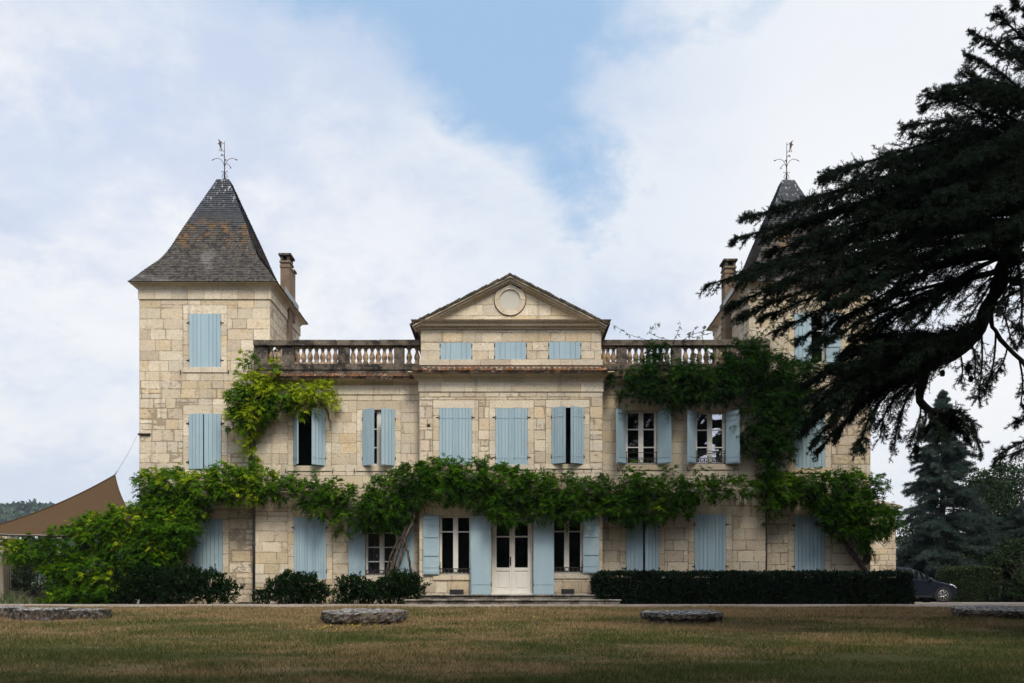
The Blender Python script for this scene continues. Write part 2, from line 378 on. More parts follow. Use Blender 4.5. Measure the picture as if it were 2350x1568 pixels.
# ---------------------------------------------------------------- mesh helpers
def link(o, parent=None):
    COL.objects.link(o)
    if parent is not None: o.parent = parent
    return o
def tag(o, label=None, cat=None, group=None, kind=None):
    for k, v in (('label', label), ('category', cat), ('group', group), ('kind', kind)):
        if v: o[k] = v
    return o
def thing(name, label, cat, loc=(0, 0, 0), group=None):
    o = bpy.data.objects.new(name, None); o.location = loc; o.empty_display_size = 0.3
    link(o); return tag(o, label, cat, group)

TONES = [(0.60, 0.515, 0.39), (0.62, 0.545, 0.42), (0.58, 0.485, 0.355), (0.59, 0.475, 0.32), (0.56, 0.465, 0.36), (0.555, 0.49, 0.39), (0.64, 0.565, 0.45), (0.60, 0.515, 0.395), (0.61, 0.525, 0.40)]
def stone_tone(r=random):
    c = r.choice(TONES); k = r.uniform(0.84, 1.12)
    return tuple(x * k for x in c)

class MB:
    def __init__(s): s.v = []; s.f = []; s.mi = []; s.uv = []; s.sz = []; s.tone = []; s.smooth = []
    def face(s, pts, mi=0, uv=None, sz=(2, 2), tone=None, wear=0.002, smooth=False):
        b = len(s.v); s.v += [tuple(p) for p in pts]; s.f.append(tuple(range(b, b + len(pts)))); s.mi.append(mi)
        s.uv.append(uv or [(1, 1)] * len(pts)); s.sz.append(sz); s.tone.append((*(tone or (0.47, 0.40, 0.305)), wear)); s.smooth.append(smooth)
    def idx(s, base, quads, mi=0, tone=None, smooth=False):
        for q in quads:
            s.f.append(tuple(base + i for i in q)); s.mi.append(mi); s.uv.append([(1, 1)] * len(q)); s.sz.append((2, 2)); s.tone.append((*(tone or (0.47, 0.40, 0.305)), 0.002)); s.smooth.append(smooth)
    def box(s, x0, x1, y0, y1, z0, z1, mi=0, tone=None, bev=0.0, M=None):
        if x1 < x0: x0, x1 = x1, x0
        if y1 < y0: y0, y1 = y1, y0
        if z1 < z0: z0, z1 = z1, z0
        b = len(s.v)
        pts = [(x, y, z) for z in (z0, z1) for y in (y0, y1) for x in (x0, x1)]
        if M is not None: pts = [tuple(M @ Vector(p)) for p in pts]
        s.v += pts
        s.idx(b, [(0, 2, 3, 1), (4, 5, 7, 6), (0, 1, 5, 4), (2, 6, 7, 3), (0, 4, 6, 2), (1, 3, 7, 5)], mi, tone)
    def tube(s, path, rad, seg=6, mi=0, cap=True, smooth=True):
        path = [Vector(p) for p in path]; n = len(path)
        if not hasattr(rad, '__len__'): rad = [rad] * n
        b = len(s.v); prev = None
        for i, p in enumerate(path):
            d = (path[min(i + 1, n - 1)] - path[max(i - 1, 0)])
            d = d.normalized() if d.length > 1e-9 else Vector((0, 0, 1))
            if prev is None:
                a = d.cross(Vector((0, 0, 1)))
                if a.length < 1e-3: a = d.cross(Vector((0, 1, 0)))
            else: a = prev - d * prev.dot(d)
            a.normalize(); prev = a; c = d.cross(a)
            for k in range(seg):
                an = 2 * math.pi * k / seg
                s.v.append(tuple(p + (a * math.cos(an) + c * math.sin(an)) * rad[i]))
        q = [(i * seg + k, i * seg + (k + 1) % seg, (i + 1) * seg + (k + 1) % seg, (i + 1) * seg + k) for i in range(n - 1) for k in range(seg)]
        s.idx(b, q, mi, None, smooth)
        if cap: s.idx(b, [tuple(range(seg))[::-1], tuple((n - 1) * seg + k for k in range(seg))], mi)
    def lathe(s, prof, c, seg=12, mi=0, axis='z', smooth=True):
        b = len(s.v); n = len(prof)
        for r, h in prof:
            for k in range(seg):
                a = 2 * math.pi * k / seg
                if axis == 'z': s.v.append((c[0] + r * math.cos(a), c[1] + r * math.sin(a), c[2] + h))
                else: s.v.append((c[0] + r * math.cos(a), c[1] + h, c[2] + r * math.sin(a)))
        s.idx(b, [(i * seg + k, i * seg + (k + 1) % seg, (i + 1) * seg + (k + 1) % seg, (i + 1) * seg + k) for i in range(n - 1) for k in range(seg)], mi, None, smooth)
        s.idx(b, [tuple(range(seg))[::-1], tuple((n - 1) * seg + k for k in range(seg))], mi)
    def prism(s, poly, y0, y1, mi=0):
        """poly of (x, z), extruded along y"""
        n = len(poly); b = len(s.v)
        s.v += [(x, y0, z) for x, z in poly] + [(x, y1, z) for x, z in poly]
        s.idx(b, [tuple(range(n)), tuple(range(2 * n - 1, n - 1, -1))] + [(i, n + i, n + (i + 1) % n, (i + 1) % n) for i in range(n)], mi)
    def build(s, name, mats, parent=None, bevel=0.0, stone=False, merge=False):
        me = bpy.data.meshes.new(name)
        me.from_pydata(s.v, [], s.f)
        for m in (mats if isinstance(mats, (list, tuple)) else [mats]): me.materials.append(MATS[m])
        me.polygons.foreach_set('material_index', s.mi)
        me.polygons.foreach_set('use_smooth', s.smooth)
        if stone:
            nl = len(me.loops)
            uv = np.array([c for f in s.uv for c in f], dtype=np.float32).reshape(-1)
            sz = np.array([s.sz[i] for i, f in enumerate(s.f) for _ in f], dtype=np.float32).reshape(-1)
            tn = np.array([s.tone[i] for i, f in enumerate(s.f) for _ in f], dtype=np.float32).reshape(-1)
            l = me.uv_layers.new(name='blk'); l.uv.foreach_set('vector', uv)
            l = me.uv_layers.new(name='siz'); l.uv.foreach_set('vector', sz)
            a = me.attributes.new('tone', 'FLOAT_COLOR', 'CORNER'); a.data.foreach_set('color', tn)
        me.update()
        o = bpy.data.objects.new(name, me); link(o, parent)
        if bevel:
            bm = o.modifiers.new('bevel', 'BEVEL'); bm.width = bevel; bm.segments = 1; bm.limit_method = 'ANGLE'
        return o

def np_mesh(name, verts, nper, mat, parent=None, tone=None, smooth=False):
    """verts (N*nper, 3): N separate faces of nper corners; tone: one number per face"""
    verts = np.ascontiguousarray(verts, dtype=np.float32).reshape(-1, 3); nv = len(verts); nf = nv // nper
    me = bpy.data.meshes.new(name)
    me.vertices.add(nv); me.vertices.foreach_set('co', verts.reshape(-1))
    me.loops.add(nv); me.loops.foreach_set('vertex_index', np.arange(nv, dtype=np.int32))
    me.polygons.add(nf); me.polygons.foreach_set('loop_start', np.arange(0, nv, nper, dtype=np.int32))
    me.update(calc_edges=True)
    me.materials.append(MATS[mat])
    if tone is not None:
        a = me.attributes.new('tone', 'FLOAT', 'FACE'); a.data.foreach_set('value', np.ascontiguousarray(tone, dtype=np.float32))
    o = bpy.data.objects.new(name, me); link(o, parent)
    return o

# ---- block walls
def sub_rect(r, holes):
    out = [r]
    for h in holes:
        nxt = []
        for a in out:
            x0, x1, z0, z1 = a; hx0, hx1, hz0, hz1 = h
            if hx1 <= x0 or hx0 >= x1 or hz1 <= z0 or hz0 >= z1: nxt.append(a); continue
            if hz0 > z0: nxt.append((x0, x1, z0, hz0))
            if hz1 < z1: nxt.append((x0, x1, hz1, z1))
            m0, m1 = max(z0, hz0), min(z1, hz1)
            if hx0 > x0: nxt.append((x0, hx0, m0, m1))
            if hx1 < x1: nxt.append((hx1, x1, m0, m1))
        out = nxt
    return out
def clip_poly(poly, a, b, c):
    """keep a*x + b*z <= c"""
    out = []
    for i, p in enumerate(poly):
        q = poly[(i + 1) % len(poly)]; dp = a * p[0] + b * p[1] - c; dq = a * q[0] + b * q[1] - c
        if dp <= 0: out.append(p)
        if (dp < 0 < dq) or (dq < 0 < dp):
            k = dp / (dp - dq); out.append((p[0] + k * (q[0] - p[0]), p[1] + k * (q[1] - p[1])))
    return out
def courses(z0, z1, lo, hi, r):
    zs = [z0]
    while zs[-1] < z1 - hi: zs.append(zs[-1] + r.uniform(lo, hi))
    zs.append(z1)
    return zs
def blocks(mb, rect, holes, to3, wear, seed, ch=(0.30, 0.40), bw=(0.38, 0.95), half=None, split=0.0):
    r = random.Random(seed); x0, x1, z0, z1 = rect
    zs = courses(z0, z1, *ch, r)
    for a, b in zip(zs, zs[1:]):
        x = x0 - r.uniform(0, 0.4)
        while x < x1 - 1e-6:
            wd = r.uniform(*bw); nx = x + wd
            if x1 - nx < 0.2: nx = x1
            bx0, bx1 = max(x, x0), min(nx, x1)
            parts = [(bx0, bx1, a, b)]
            if split and r.random() < split and b - a > 0.28:
                m = a + (b - a) * r.uniform(0.4, 0.6); parts = [(bx0, bx1, a, m), (bx0, bx1, m, b)]
            for q in parts:
                tn = stone_tone(r); wr = wear * r.uniform(0.55, 1.5)
                for p in sub_rect(q, holes):
                    emit(mb, p, to3, tn, wr, half)
            x = nx
def emit(mb, p, to3, tn, wr, half=None):
    a0, a1, c0, c1 = p
    if a1 - a0 < 1e-4 or c1 - c0 < 1e-4: return
    poly = [(a0, c0), (a1, c0), (a1, c1), (a0, c1)]
    for h in (half or []):
        poly = clip_poly(poly, *h)
        if len(poly) < 3: return
    mb.face([to3(u_, v_) for u_, v_ in poly], 0, [(u_ - a0, v_ - c0) for u_, v_ in poly], (a1 - a0, c1 - c0), tn, wr)
def surround(mb, op, to3, seed, jw=0.21, lh=0.30, sh=0.20, wear=0.010):
    """dressed stones round an opening: jambs, lintel, sill course"""
    r = random.Random(seed); x0, x1, z0, z1 = op
    for a, b in ((x0 - jw, x0), (x1, x1 + jw)):
        zs = courses(z0, z1, 0.32, 0.46, r)
        for c, d in zip(zs, zs[1:]): emit(mb, (a, b, c, d), to3, stone_tone(r), wear)
    k = x0 + (x1 - x0) * 0.5
    emit(mb, (x0 - jw, x1 + jw, z1, z1 + lh), to3, stone_tone(r), wear)
    if sh: emit(mb, (x0 - jw, x1 + jw, z0 - sh, z0), to3, stone_tone(r), wear)
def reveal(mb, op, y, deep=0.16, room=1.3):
    """the sides of an opening and a box behind it, painted near-black as an unlit room (front wall facing -y)"""
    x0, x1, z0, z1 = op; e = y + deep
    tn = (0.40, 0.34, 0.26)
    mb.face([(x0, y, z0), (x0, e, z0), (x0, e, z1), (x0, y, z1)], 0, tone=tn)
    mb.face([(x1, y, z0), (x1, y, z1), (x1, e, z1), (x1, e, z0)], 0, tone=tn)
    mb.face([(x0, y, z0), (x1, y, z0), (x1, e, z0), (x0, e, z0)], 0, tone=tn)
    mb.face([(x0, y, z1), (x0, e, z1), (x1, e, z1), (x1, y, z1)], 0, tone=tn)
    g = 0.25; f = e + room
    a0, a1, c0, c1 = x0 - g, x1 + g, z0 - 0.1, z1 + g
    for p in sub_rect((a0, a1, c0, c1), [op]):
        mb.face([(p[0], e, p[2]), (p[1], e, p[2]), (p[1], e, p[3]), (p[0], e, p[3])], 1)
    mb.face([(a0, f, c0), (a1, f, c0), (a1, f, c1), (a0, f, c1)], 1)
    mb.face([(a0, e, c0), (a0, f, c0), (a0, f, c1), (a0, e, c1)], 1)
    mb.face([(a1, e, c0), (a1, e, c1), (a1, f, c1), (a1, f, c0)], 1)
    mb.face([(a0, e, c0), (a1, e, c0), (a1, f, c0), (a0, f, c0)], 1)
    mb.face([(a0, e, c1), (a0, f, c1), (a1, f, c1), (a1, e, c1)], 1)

def moulding(mb, path, prof, closed=False, seglen=0.9, wear=0.006, seed=1, mi=0):
    """sweep prof [(out, z)] along a plan path whose outside lies to the right of travel; mitred corners, block joints"""
    r = random.Random(seed); n = len(path); P_ = [Vector((p[0], p[1])) for p in path]
    def nrm(a, b): d = (b - a).normalized(); return Vector((d.y, -d.x))
    offs = []
    for i in range(n):
        if closed or 0 < i < n - 1:
            n1 = nrm(P_[i - 1], P_[i]); n2 = nrm(P_[i], P_[(i + 1) % n]); m = (n1 + n2); m = m / max(1e-6, m.dot(n1))
        elif i == 0: m = nrm(P_[0], P_[1])
        else: m = nrm(P_[n - 2], P_[n - 1])
        offs.append(m)
    for i in range(n if closed else n - 1):
        j = (i + 1) % n; L = (P_[j] - P_[i]).length
        k = max(1, round(L / (seglen * r.uniform(0.9, 1.1))))
        for q in range(k):
            t0, t1 = q / k, (q + 1) / k; tn = stone_tone(r); ln = L / k
            for (o0, z0), (o1, z1) in zip(prof, prof[1:]):
                def pt(t_, o, z): a = P_[i] + offs[i] * o; b = P_[j] + offs[j] * o; c = a.lerp(b, t_); return (c.x, c.y, z)
                mb.face([pt(t0, o0, z0), pt(t1, o0, z0), pt(t1, o1, z1), pt(t0, o1, z1)], mi, [(0, 5), (ln, 5), (ln, 5), (0, 5)], (ln, 10), tn, wear)
        if not closed and i in (0, n - 2):
            for e, (o_, p_) in ((0, (offs[0], P_[0])), (1, (offs[-1], P_[-1]))):
                if (e == 0 and i == 0) or (e == 1 and i == n - 2):
                    pts = [(p_.x + o_.x * o, p_.y + o_.y * o, z) for o, z in prof] + [(p_.x, p_.y, prof[-1][1]), (p_.x, p_.y, prof[0][1])]
                    mb.face(pts if e else pts[::-1], mi, tone=stone_tone(r))
CAV = [(0, 0), (.05, 0), (.05, .14), (.10, .20), (.13, .30), (.19, .44), (.29, .58), (.42, .72), (.60, .80), (.66, .80), (.66, .86), (.80, .92), (1.0, .92), (1.0, 1.0), (0, 1.0)]
def cavetto(out, z0, z1): return [(o * out, z0 + k * (z1 - z0)) for o, k in CAV]

# ---------------------------------------------------------------- ground
def gz(x, y):
    d = y + D0
    s = np.clip((30.6 - d) / 2.6, 0, 1)
    flat = -0.075 * s * s * (3 - 2 * s)
    slope = -0.046 * np.maximum(28.2 - np.maximum(d, -45.0), 0)
    roll = 0.02 * np.sin(x * 0.35 + 1) * np.sin(y * 0.4) * np.clip((27 - d) / 5, 0, 1)
    return flat + slope + roll
def sheet(name, xs, ys, zoff, mat):
    gx, gy = np.meshgrid(np.array(xs, float), np.array(ys, float)); zz = gz(gx, gy) + zoff
    nx, ny = len(xs), len(ys)
    vs = np.stack([gx, gy, zz], -1).reshape(-1, 3)
    fs = [(j * nx + i, j * nx + i + 1, (j + 1) * nx + i + 1, (j + 1) * nx + i) for j in range(ny - 1) for i in range(nx - 1)]
    me = bpy.data.meshes.new(name); me.from_pydata(vs.tolist(), [], fs); me.materials.append(MATS[mat]); me.update()
    me.polygons.foreach_set('use_smooth', [True] * len(fs))
    o = bpy.data.objects.new(name, me); link(o); return tag(o, kind='structure')
LAWN_EDGE = 28.35 - D0
far = [-2500, -900, -300, -120, -70, -45]
sheet('ground', far + list(range(-36, 37, 4)) + [45, 70, 120, 300, 900, 2500], [-2500, -400, -120] + list(np.arange(-78, 12, 1.5)) + [14, 30, 80, 250, 800, 2500], -0.03, 'earth')
sheet('lawn', np.arange(-45, 45.1, 1.0), list(np.arange(-70, LAWN_EDGE - 0.5, 0.9)) + [LAWN_EDGE], 0.0, 'lawn')
def gravel():
    xs = np.arange(-60, 80.1, 1.0); mb = MB()
    ys = [LAWN_EDGE - 0.06, -2.9, -2.4, -1.9, -1.4, -0.9, 1.5, 6, 12, 20, 27]
    sheet('gravel_drive', xs, ys, 0.008, 'gravel')
gravel()

# ---------------------------------------------------------------- the chateau
chateau = thing('chateau', 'cream limestone chateau with two slate tower roofs, pediment and pale blue shutters', 'chateau', (0, 0, 0))
YP, YA, YW, YT = 0.0, 0.10, 0.42, 0.75       # front planes: pavilion, its attic, the wings, the towers
def op(a, b, c, d, y): return (X(a, y), X(b, y), Z(d, y), Z(c, y))
WIN = dict(
    tt=op(434, 507, 721, 843, YT), tm=op(434, 508, 951, 1077, YT), tl=op(438, 511, 1191, 1325, YT),
    w1=op(675, 746, 941, 1069, YW), w2=op(833, 906, 941, 1069, YW), l1=op(675, 749, 1187, 1330, YW), l2=op(838, 913, 1187, 1322, YW),
    p1=op(1008, 1083, 937, 1067, YP), p2=op(1137, 1211, 937, 1067, YP), p3=op(1267, 1339, 936, 1065, YP),
    a1=op(1010, 1083, 787, 826, YA), a2=op(1135, 1208, 786, 825, YA), a3=op(1259, 1333, 785, 824, YA),
    pa=op(1008, 1082, 1184, 1320, YP), pd=op(1129, 1222, 1186, 1363, YP), pb=op(1264, 1338, 1184, 1317, YP),
    c=op(1436, 1508, 943, 1067, YW), d=op(1596, 1665, 946, 1066, YW), e=op(1437, 1511, 1187, 1322, YW), f=op(1594, 1666, 1181, 1318, YW),
    rt=op(1823, 1895, 719, 834, YT), rm=op(1823, 1894, 950, 1074, YT), rl=op(1823, 1893, 1183, 1318, YT))
JW = 0.20
def ring(o, jw=JW, lh=0.30, sh=0.20): return (o[0] - jw, o[1] + jw, o[2] - sh, o[3] + lh)

TL = (-12.35, -7.985, YT, 5.30)       # left tower: x0, x1, y0, y1
TR = (7.985, 12.05, YT, 6.15)
EAVE = 10.70
def tower(rect, keys, wears, name_seed):
    x0, x1, y0, y1 = rect
    mb = MB(); ops = [WIN[k] for k in keys]; fr = lambda u_, v_: (u_, y0, v_)
    zb = [0.0, 4.35, 7.45, 10.2]
    holes = [ring(o) for o in ops]
    for i in range(3):
        blocks(mb, (x0, x1, zb[i], zb[i + 1]), holes, fr, wears[i], name_seed + i, split=(0.18 if wears[i] > 0.02 else 0.0), bw=(0.34, 0.78) if wears[i] > .02 else (0.4, 0.9))
    for i, o in enumerate(ops):
        surround(mb, o, fr, name_seed + 20 + i); reveal(mb, o, y0)
    blocks(mb, (y0, y1, 0, 10.2), [], lambda u_, v_: (x1, u_, v_), 0.03 if x1 < 0 else 0.03, name_seed + 7, bw=(0.25, 0.6), ch=(0.2, 0.34))
    blocks(mb, (y0, y1, 0, 10.2), [], lambda u_, v_: (x0, u_, v_), 0.03, name_seed + 8, bw=(0.25, 0.6), ch=(0.2, 0.34))
    blocks(mb, (x0, x1, 0, 10.2), [], lambda u_, v_: (u_, y1, v_), 0.03, name_seed + 9)
    # frieze band, 3 cm proud of the wall
    loop = [(x0, y0), (x0, y1), (x1, y1), (x1, y0)]
    moulding(mb, loop[::-1], [(0.0, 10.17), (0.035, 10.17), (0.035, 10.46), (0.0, 10.46)], True, 0.62, 0.008, name_seed + 3)
    mb.build('tower_wall', ['limestone', 'shade_black'], chateau, stone=True)
    mb = MB(); moulding(mb, loop[::-1], cavetto(0.25, 10.462, 10.68), True, 0.9, 0.007, name_seed + 4)
    mb.build('tower_cornice', ['limestone'], chateau, stone=True)
tower(TL, ('tt', 'tm', 'tl'), (0.030, 0.026, 0.011), 100)
tower(TR, ('rt', 'rm', 'rl'), (0.020, 0.026, 0.011), 200)

PROF = [(2.45, 10.69), (2.24, 10.95), (2.02, 11.25), (1.64, 11.72), (1.405, 12.17), (1.09, 12.94), (0.6, 14.06), (0.155, 15.07)]
def tower_roof(rect, top_extra, seed):
    r = random.Random(seed); x0, x1, y0, y1 = rect; cx, cy = (x0 + x1) / 2, (y0 + y1) / 2
    ex, ey = (x1 - x0) / 2 + 0.27, (y1 - y0) / 2 + 0.27
    def hw(z_):
        zs = [p[1] for p in PROF]; ws = [p[0] for p in PROF]
        return float(np.interp(z_, zs, ws))
    zt = 15.07; rows = 52; mb = MB()
    arc = [0.0]
    fine = np.linspace(10.69, zt, 400); wv = np.array([hw(z_) for z_ in fine])
    wv = np.convolve(np.pad(wv, 14, mode='edge'), np.ones(29) / 29, 'valid'); wv[0] = 2.45
    seg = np.sqrt(np.diff(fine) ** 2 + np.diff(wv) ** 2); arc = np.concatenate([[0], np.cumsum(seg)])
    def at(s_): return float(np.interp(s_, arc, wv)), float(np.interp(s_, arc, fine))
    def half(w_):
        k = (w_ - 0.155) / (2.45 - 0.155)
        return 0.2 + k * (ex - 0.2), 0.2 + k * (ey - 0.2)
    stepz = top_extra / (zt - 10.69)
    # closed under-roof so that no light leaks between the slates
    L = arc[-1]; cs = L / rows
    for i in range(rows):
        w0, z0 = at(i * cs); w1, z1 = at((i + 1) * cs + 0.03)
        z0 += (z0 - 10.69) * stepz; z1 += (z1 - 10.69) * stepz
        hx0, hy0 = half(w0); hx1, hy1 = half(w1); o = 0.018
        for side in range(4):
            n0 = hx0 if side in (0, 2) else hy0; n1 = hx1 if side in (0, 2) else hy1
            d0 = (hy0 if side in (0, 2) else hx0) + o; d1 = (hy1 if side in (0, 2) else hx1)
            k = max(1, int(2 * n0 / 0.21)); off = (i % 2) * 0.5
            cuts = [0.0] + [(q + off + r.uniform(-.06, .06)) / k for q in range(0 if off else 1, k)] + [1.0]
            for a, b in zip(cuts, cuts[1:]):
                if b <= a: continue
                g = r.uniform(0.75, 1.25); tn = (0.030 * g, 0.034 * g, 0.043 * g); lift = r.uniform(0, 0.012)
                def pt(t_, n_, d_, z_):
                    s_ = -n_ + 2 * n_ * t_
                    return {0: (cx + s_, cy - d_, z_), 1: (cx + d_, cy + s_, z_), 2: (cx - s_, cy + d_, z_), 3: (cx - d_, cy - s_, z_)}[side]
                dd = d0 + lift
                A, B, C_, D_ = pt(a, n0 + o, dd, z0), pt(b, n0 + o, dd, z0), pt(b, n1, d1, z1), pt(a, n1, d1, z1)
                mb.face([A, B, C_, D_], 0, tone=tn)
                mb.face([pt(a, n0 + o, d0 - 0.03, z0), pt(b, n0 + o, d0 - 0.03, z0), B, A], 0, tone=tn)
    zc = zt + top_extra
    mb.face([(cx - .2, cy - .2, zc), (cx + .2, cy - .2, zc), (cx + .2, cy + .2, zc), (cx - .2, cy + .2, zc)], 0, tone=(.07, .075, .085))
    mb.face([(cx - ex - .01, cy - ey - .01, 10.685), (cx + ex + .01, cy - ey - .01, 10.685), (cx + ex + .01, cy + ey + .01, 10.685), (cx - ex - .01, cy + ey + .01, 10.685)], 0, tone=(.05, .045, .04))
    return mb.build('tower_roof', ['slate'], chateau, stone=True), (cx, cy, zc)
_, apexL = tower_roof(TL, 0.0, 5)
_, apexR = tower_roof(TR, 0.16, 6)

def weathervane(ap, flip):
    cx, cy, z = ap; mb = MB(); s = flip
    mb.lathe([(0.11, -0.01), (0.09, 0.02), (0.035, 0.07), (0.03, 0.10)], (cx, cy, z), 10)
    mb.tube([(cx, cy, z), (cx - s * .01, cy, z + 1.44)], [0.022, 0.010], 6)
    def curl(pts, r=0.010): mb.tube([(cx + a * s, cy + c, z + b) for a, b, c in pts], r, 5)
    def arc(c0, c1, rad, a0, a1, y=0, n=12): return [(c0 + rad * math.cos(R(a0 + (a1 - a0) * i / n)), c1 + rad * math.sin(R(a0 + (a1 - a0) * i / n)), y) for i in range(n + 1)]
    for k in (1, -1):       # scrolls at the foot
        curl([(k * .02, .10, 0), (k * .07, .13, 0), (k * .095, .19, 0), (k * .07, .25, 0), (k * .03, .30, 0), (k * .05, .36, 0), (k * .10, .37, 0), (k * .11, .33, 0)])
        curl([(0, .10, k * .02), (0, .14, k * .08), (0, .20, k * .09), (0, .28, k * .03), (0, .36, k * .08)])
        # long arms that arch over with a bell flower at the tip
        curl([(0, .52, 0), (k * .04, .66, 0), (k * .13, .79, 0), (k * .24, .84, 0), (k * .34, .82, 0), (k * .40, .79, 0)])
        tip = (k * .40, .79)
        for q in (-.035, 0, .035): curl([(tip[0], tip[1], 0), (tip[0] + k * .05 + q * .3, tip[1] - .02 + q, q)], [0.02, 0.004])
    for k in (1, -1):
        curl([(0, .55, 0), (.02, .66, k * .06), (.07, .72, k * .2), (.12, .66, k * .3)])
        for q in (-.03, .03): curl([(.12, .66, k * .3), (.13 + q, .60, k * .3)], [0.018, 0.004])
    # banner with swallow tails on two arms
    curl([(0, 1.06, 0), (-.06, 1.10, 0), (-.12, 1.18, 0)]); curl([(0, 1.34, 0), (-.11, 1.40, 0)]); curl([(-.12, 1.10, 0), (-.12, 1.44, 0)])
    curl(arc(-.14, 1.14, .045, 60, 330)); curl([(0, .86, 0), (-.05, .95, 0), (-.10, .99, 0)])
    for q in (-.03, .03): curl([(-.10, .98, 0), (-.11 + q, .90, 0)], [0.022, 0.004])
    fl = [(-.12, 1.20), (-.12, 1.42), (-.24, 1.54), (-.19, 1.40), (-.25, 1.36), (-.19, 1.31), (-.17, 1.22)]
    mb.prism([(cx + a * s, z + b) for a, b in fl], cy - .004, cy + .004)
    mb.build('weathervane', 'rusty_iron', chateau)
weathervane(apexL, 1); weathervane(apexR, -1)

def chimney(xa, xb, y0, y1, ztop, seed):
    lo, hi = min(xa, xb), max(xa, xb)
    mb = MB()
    mb.box(lo, hi, y0, y1, 7.0, ztop - .52)
    mb.box(lo - .02, hi + .02, y0 - .02, y1 + .02, ztop - .52, ztop - .40)
    mb.box(lo + .01, hi - .01, y0 + .01, y1 - .01, ztop - .40, ztop - .34)
    mb.box(lo - .03, hi + .03, y0 - .03, y1 + .03, ztop - .34, ztop - .26)
    b = mb.build('chimney', 'brick_chimney', chateau, bevel=0.012)
    mb = MB()
    n = 2
    for i in range(n + 1):
        t_ = y0 + (y1 - y0 - .08) * i / n
        for q in (lo, hi - .09): mb.box(q, q + .09, t_, t_ + .08, ztop - .26, ztop - .08)
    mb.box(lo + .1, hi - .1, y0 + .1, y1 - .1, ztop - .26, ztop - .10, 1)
    mb.box(lo - .06, hi + .06, y0 - .06, y1 + .06, ztop - .08, ztop - .01)
    mb.build('chimney_cap', ['roof_verge', 'shade_black'], b)
    # sloping lead flashing where the stack leaves the slates
    s = 1 if xa < 0 else -1; base = -7.985 if s > 0 else 7.985
    for q in (y0 - .012, y1 + .012):
        mb = MB(); mb.prism([(base - s * .06, 11.15), (base + s * .31, 10.62), (base + s * .31, 10.85), (base - s * .06, 11.40)], q - .006, q + .006)
        mb.build('flashing', 'lead', b)
chimney(-8.21, -7.88, 3.15, 3.72, 12.56, 1)
chimney(8.12, 7.74, 3.20, 3.80, 12.38, 2)
def lower_stack(xa, xb, y0, y1, zt):
    mb = MB(); mb.box(xa, xb, y0, y1, 10.3, zt); mb.box(xa - .05, xb + .05, y0 - .05, y1 + .05, zt, zt + .07); mb.box(xa + .05, xb - .05, y0 + .05, y1 - .05, zt - .25, zt - .18)
    mb.build('chimney', 'brick_chimney', chateau, bevel=0.012)
lower_stack(-8.15, -7.87, 3.80, 4.08, 12.12)

# ---- wings
def wing(x0, x1, keys, wear, seed):
    mb = MB(); ops = [WIN[k] for k in keys]; fr = lambda u_, v_: (u_, YW, v_)
    holes = [ring(o) for o in ops]
    blocks(mb, (x0, x1, 0, 3.9), holes, fr, wear * 1.5, seed, bw=(0.42, 0.8), split=0.05)
    blocks(mb, (x0, x1, 3.9, 6.93), holes, fr, wear, seed + 1, bw=(0.5, 1.0))
    for i, o in enumerate(ops): surround(mb, o, fr, seed + 30 + i); reveal(mb, o, YW)
    end = x0 if x0 < -5 else x1
    blocks(mb, (YW, YT, 0, 7.3), [], lambda u_, v_: (end, u_, v_), wear, seed + 2)
    s = [(x0, YW), (x1, YW)]
    moulding(mb, s, [(0, 6.925), (.03, 6.925), (.03, 7.215), (0, 7.215)], False, 0.8, 0.008, seed + 3)
    mb.build('wing_wall', ['limestone', 'shade_black'], chateau, stone=True)
    mb = MB(); moulding(mb, s, cavetto(0.30, 7.217, 7.43), False, 0.95, 0.007, seed + 4)
    mb.build('wing_cornice', ['limestone'], chateau, stone=True)
XPL, XPR = X(962, YP), X(1383, YP)
XWL, XWR = X(583.5, YW), X(1757, YW)
wing(XWL, XPL, ('w1', 'w2', 'l1', 'l2'), 0.010, 300)
wing(XPR, XWR, ('c', 'd', 'e', 'f'), 0.010, 400)

# ---- pavilion
mb = MB(); fr = lambda u_, v_: (u_, YP, v_)
keys = ('p1', 'p2', 'p3', 'pa', 'pd', 'pb'); ops = [WIN[k] for k in keys]
hole = op(980, 986.5, 974, 980, YP)
holes = [ring(o, lh=0.26, sh=(0.18 if k != 'pd' else 0.0)) for o, k in zip(ops, keys)]
holes2 = []
blocks(mb, (XPL, XPR, 0, 3.6), holes, fr, 0.012, 501, bw=(0.4, 0.8))
blocks(mb, (XPL, XPR, 3.6, 6.93), holes + [hole], fr, 0.024, 502, bw=(0.34, 0.75), split=0.08)
for i, (o, k) in enumerate(zip(ops, keys)): surround(mb, o, fr, 520 + i, lh=0.26, sh=(0.18 if k != 'pd' else 0.0)); reveal(mb, o, YP)
reveal(mb, hole, YP, 0.2, 0.1)
blocks(mb, (YP, YW, 0, 7.4), [], lambda u_, v_: (XPL, u_, v_), 0.012, 503)
blocks(mb, (YP, YW, 0, 7.4), [], lambda u_, v_: (XPR, u_, v_), 0.012, 504)
u3 = [(XPL, 3.0), (XPL, YP), (XPR, YP), (XPR, 3.0)]
u3s = [(XPL, YW + .3), (XPL, YP), (XPR, YP), (XPR, YW + .3)]
moulding(mb, u3s, [(0, 6.93), (.03, 6.93), (.03, 7.205), (0, 7.205)], False, 0.7, 0.008, 505)
mb.build('pavilion_wall', ['limestone', 'shade_black'], chateau, stone=True)
mb = MB(); moulding(mb, u3s, cavetto(0.34, 7.207, 7.52), False, 0.8, 0.007, 506)
mb.build('pavilion_cornice', ['limestone'], chateau, stone=True)

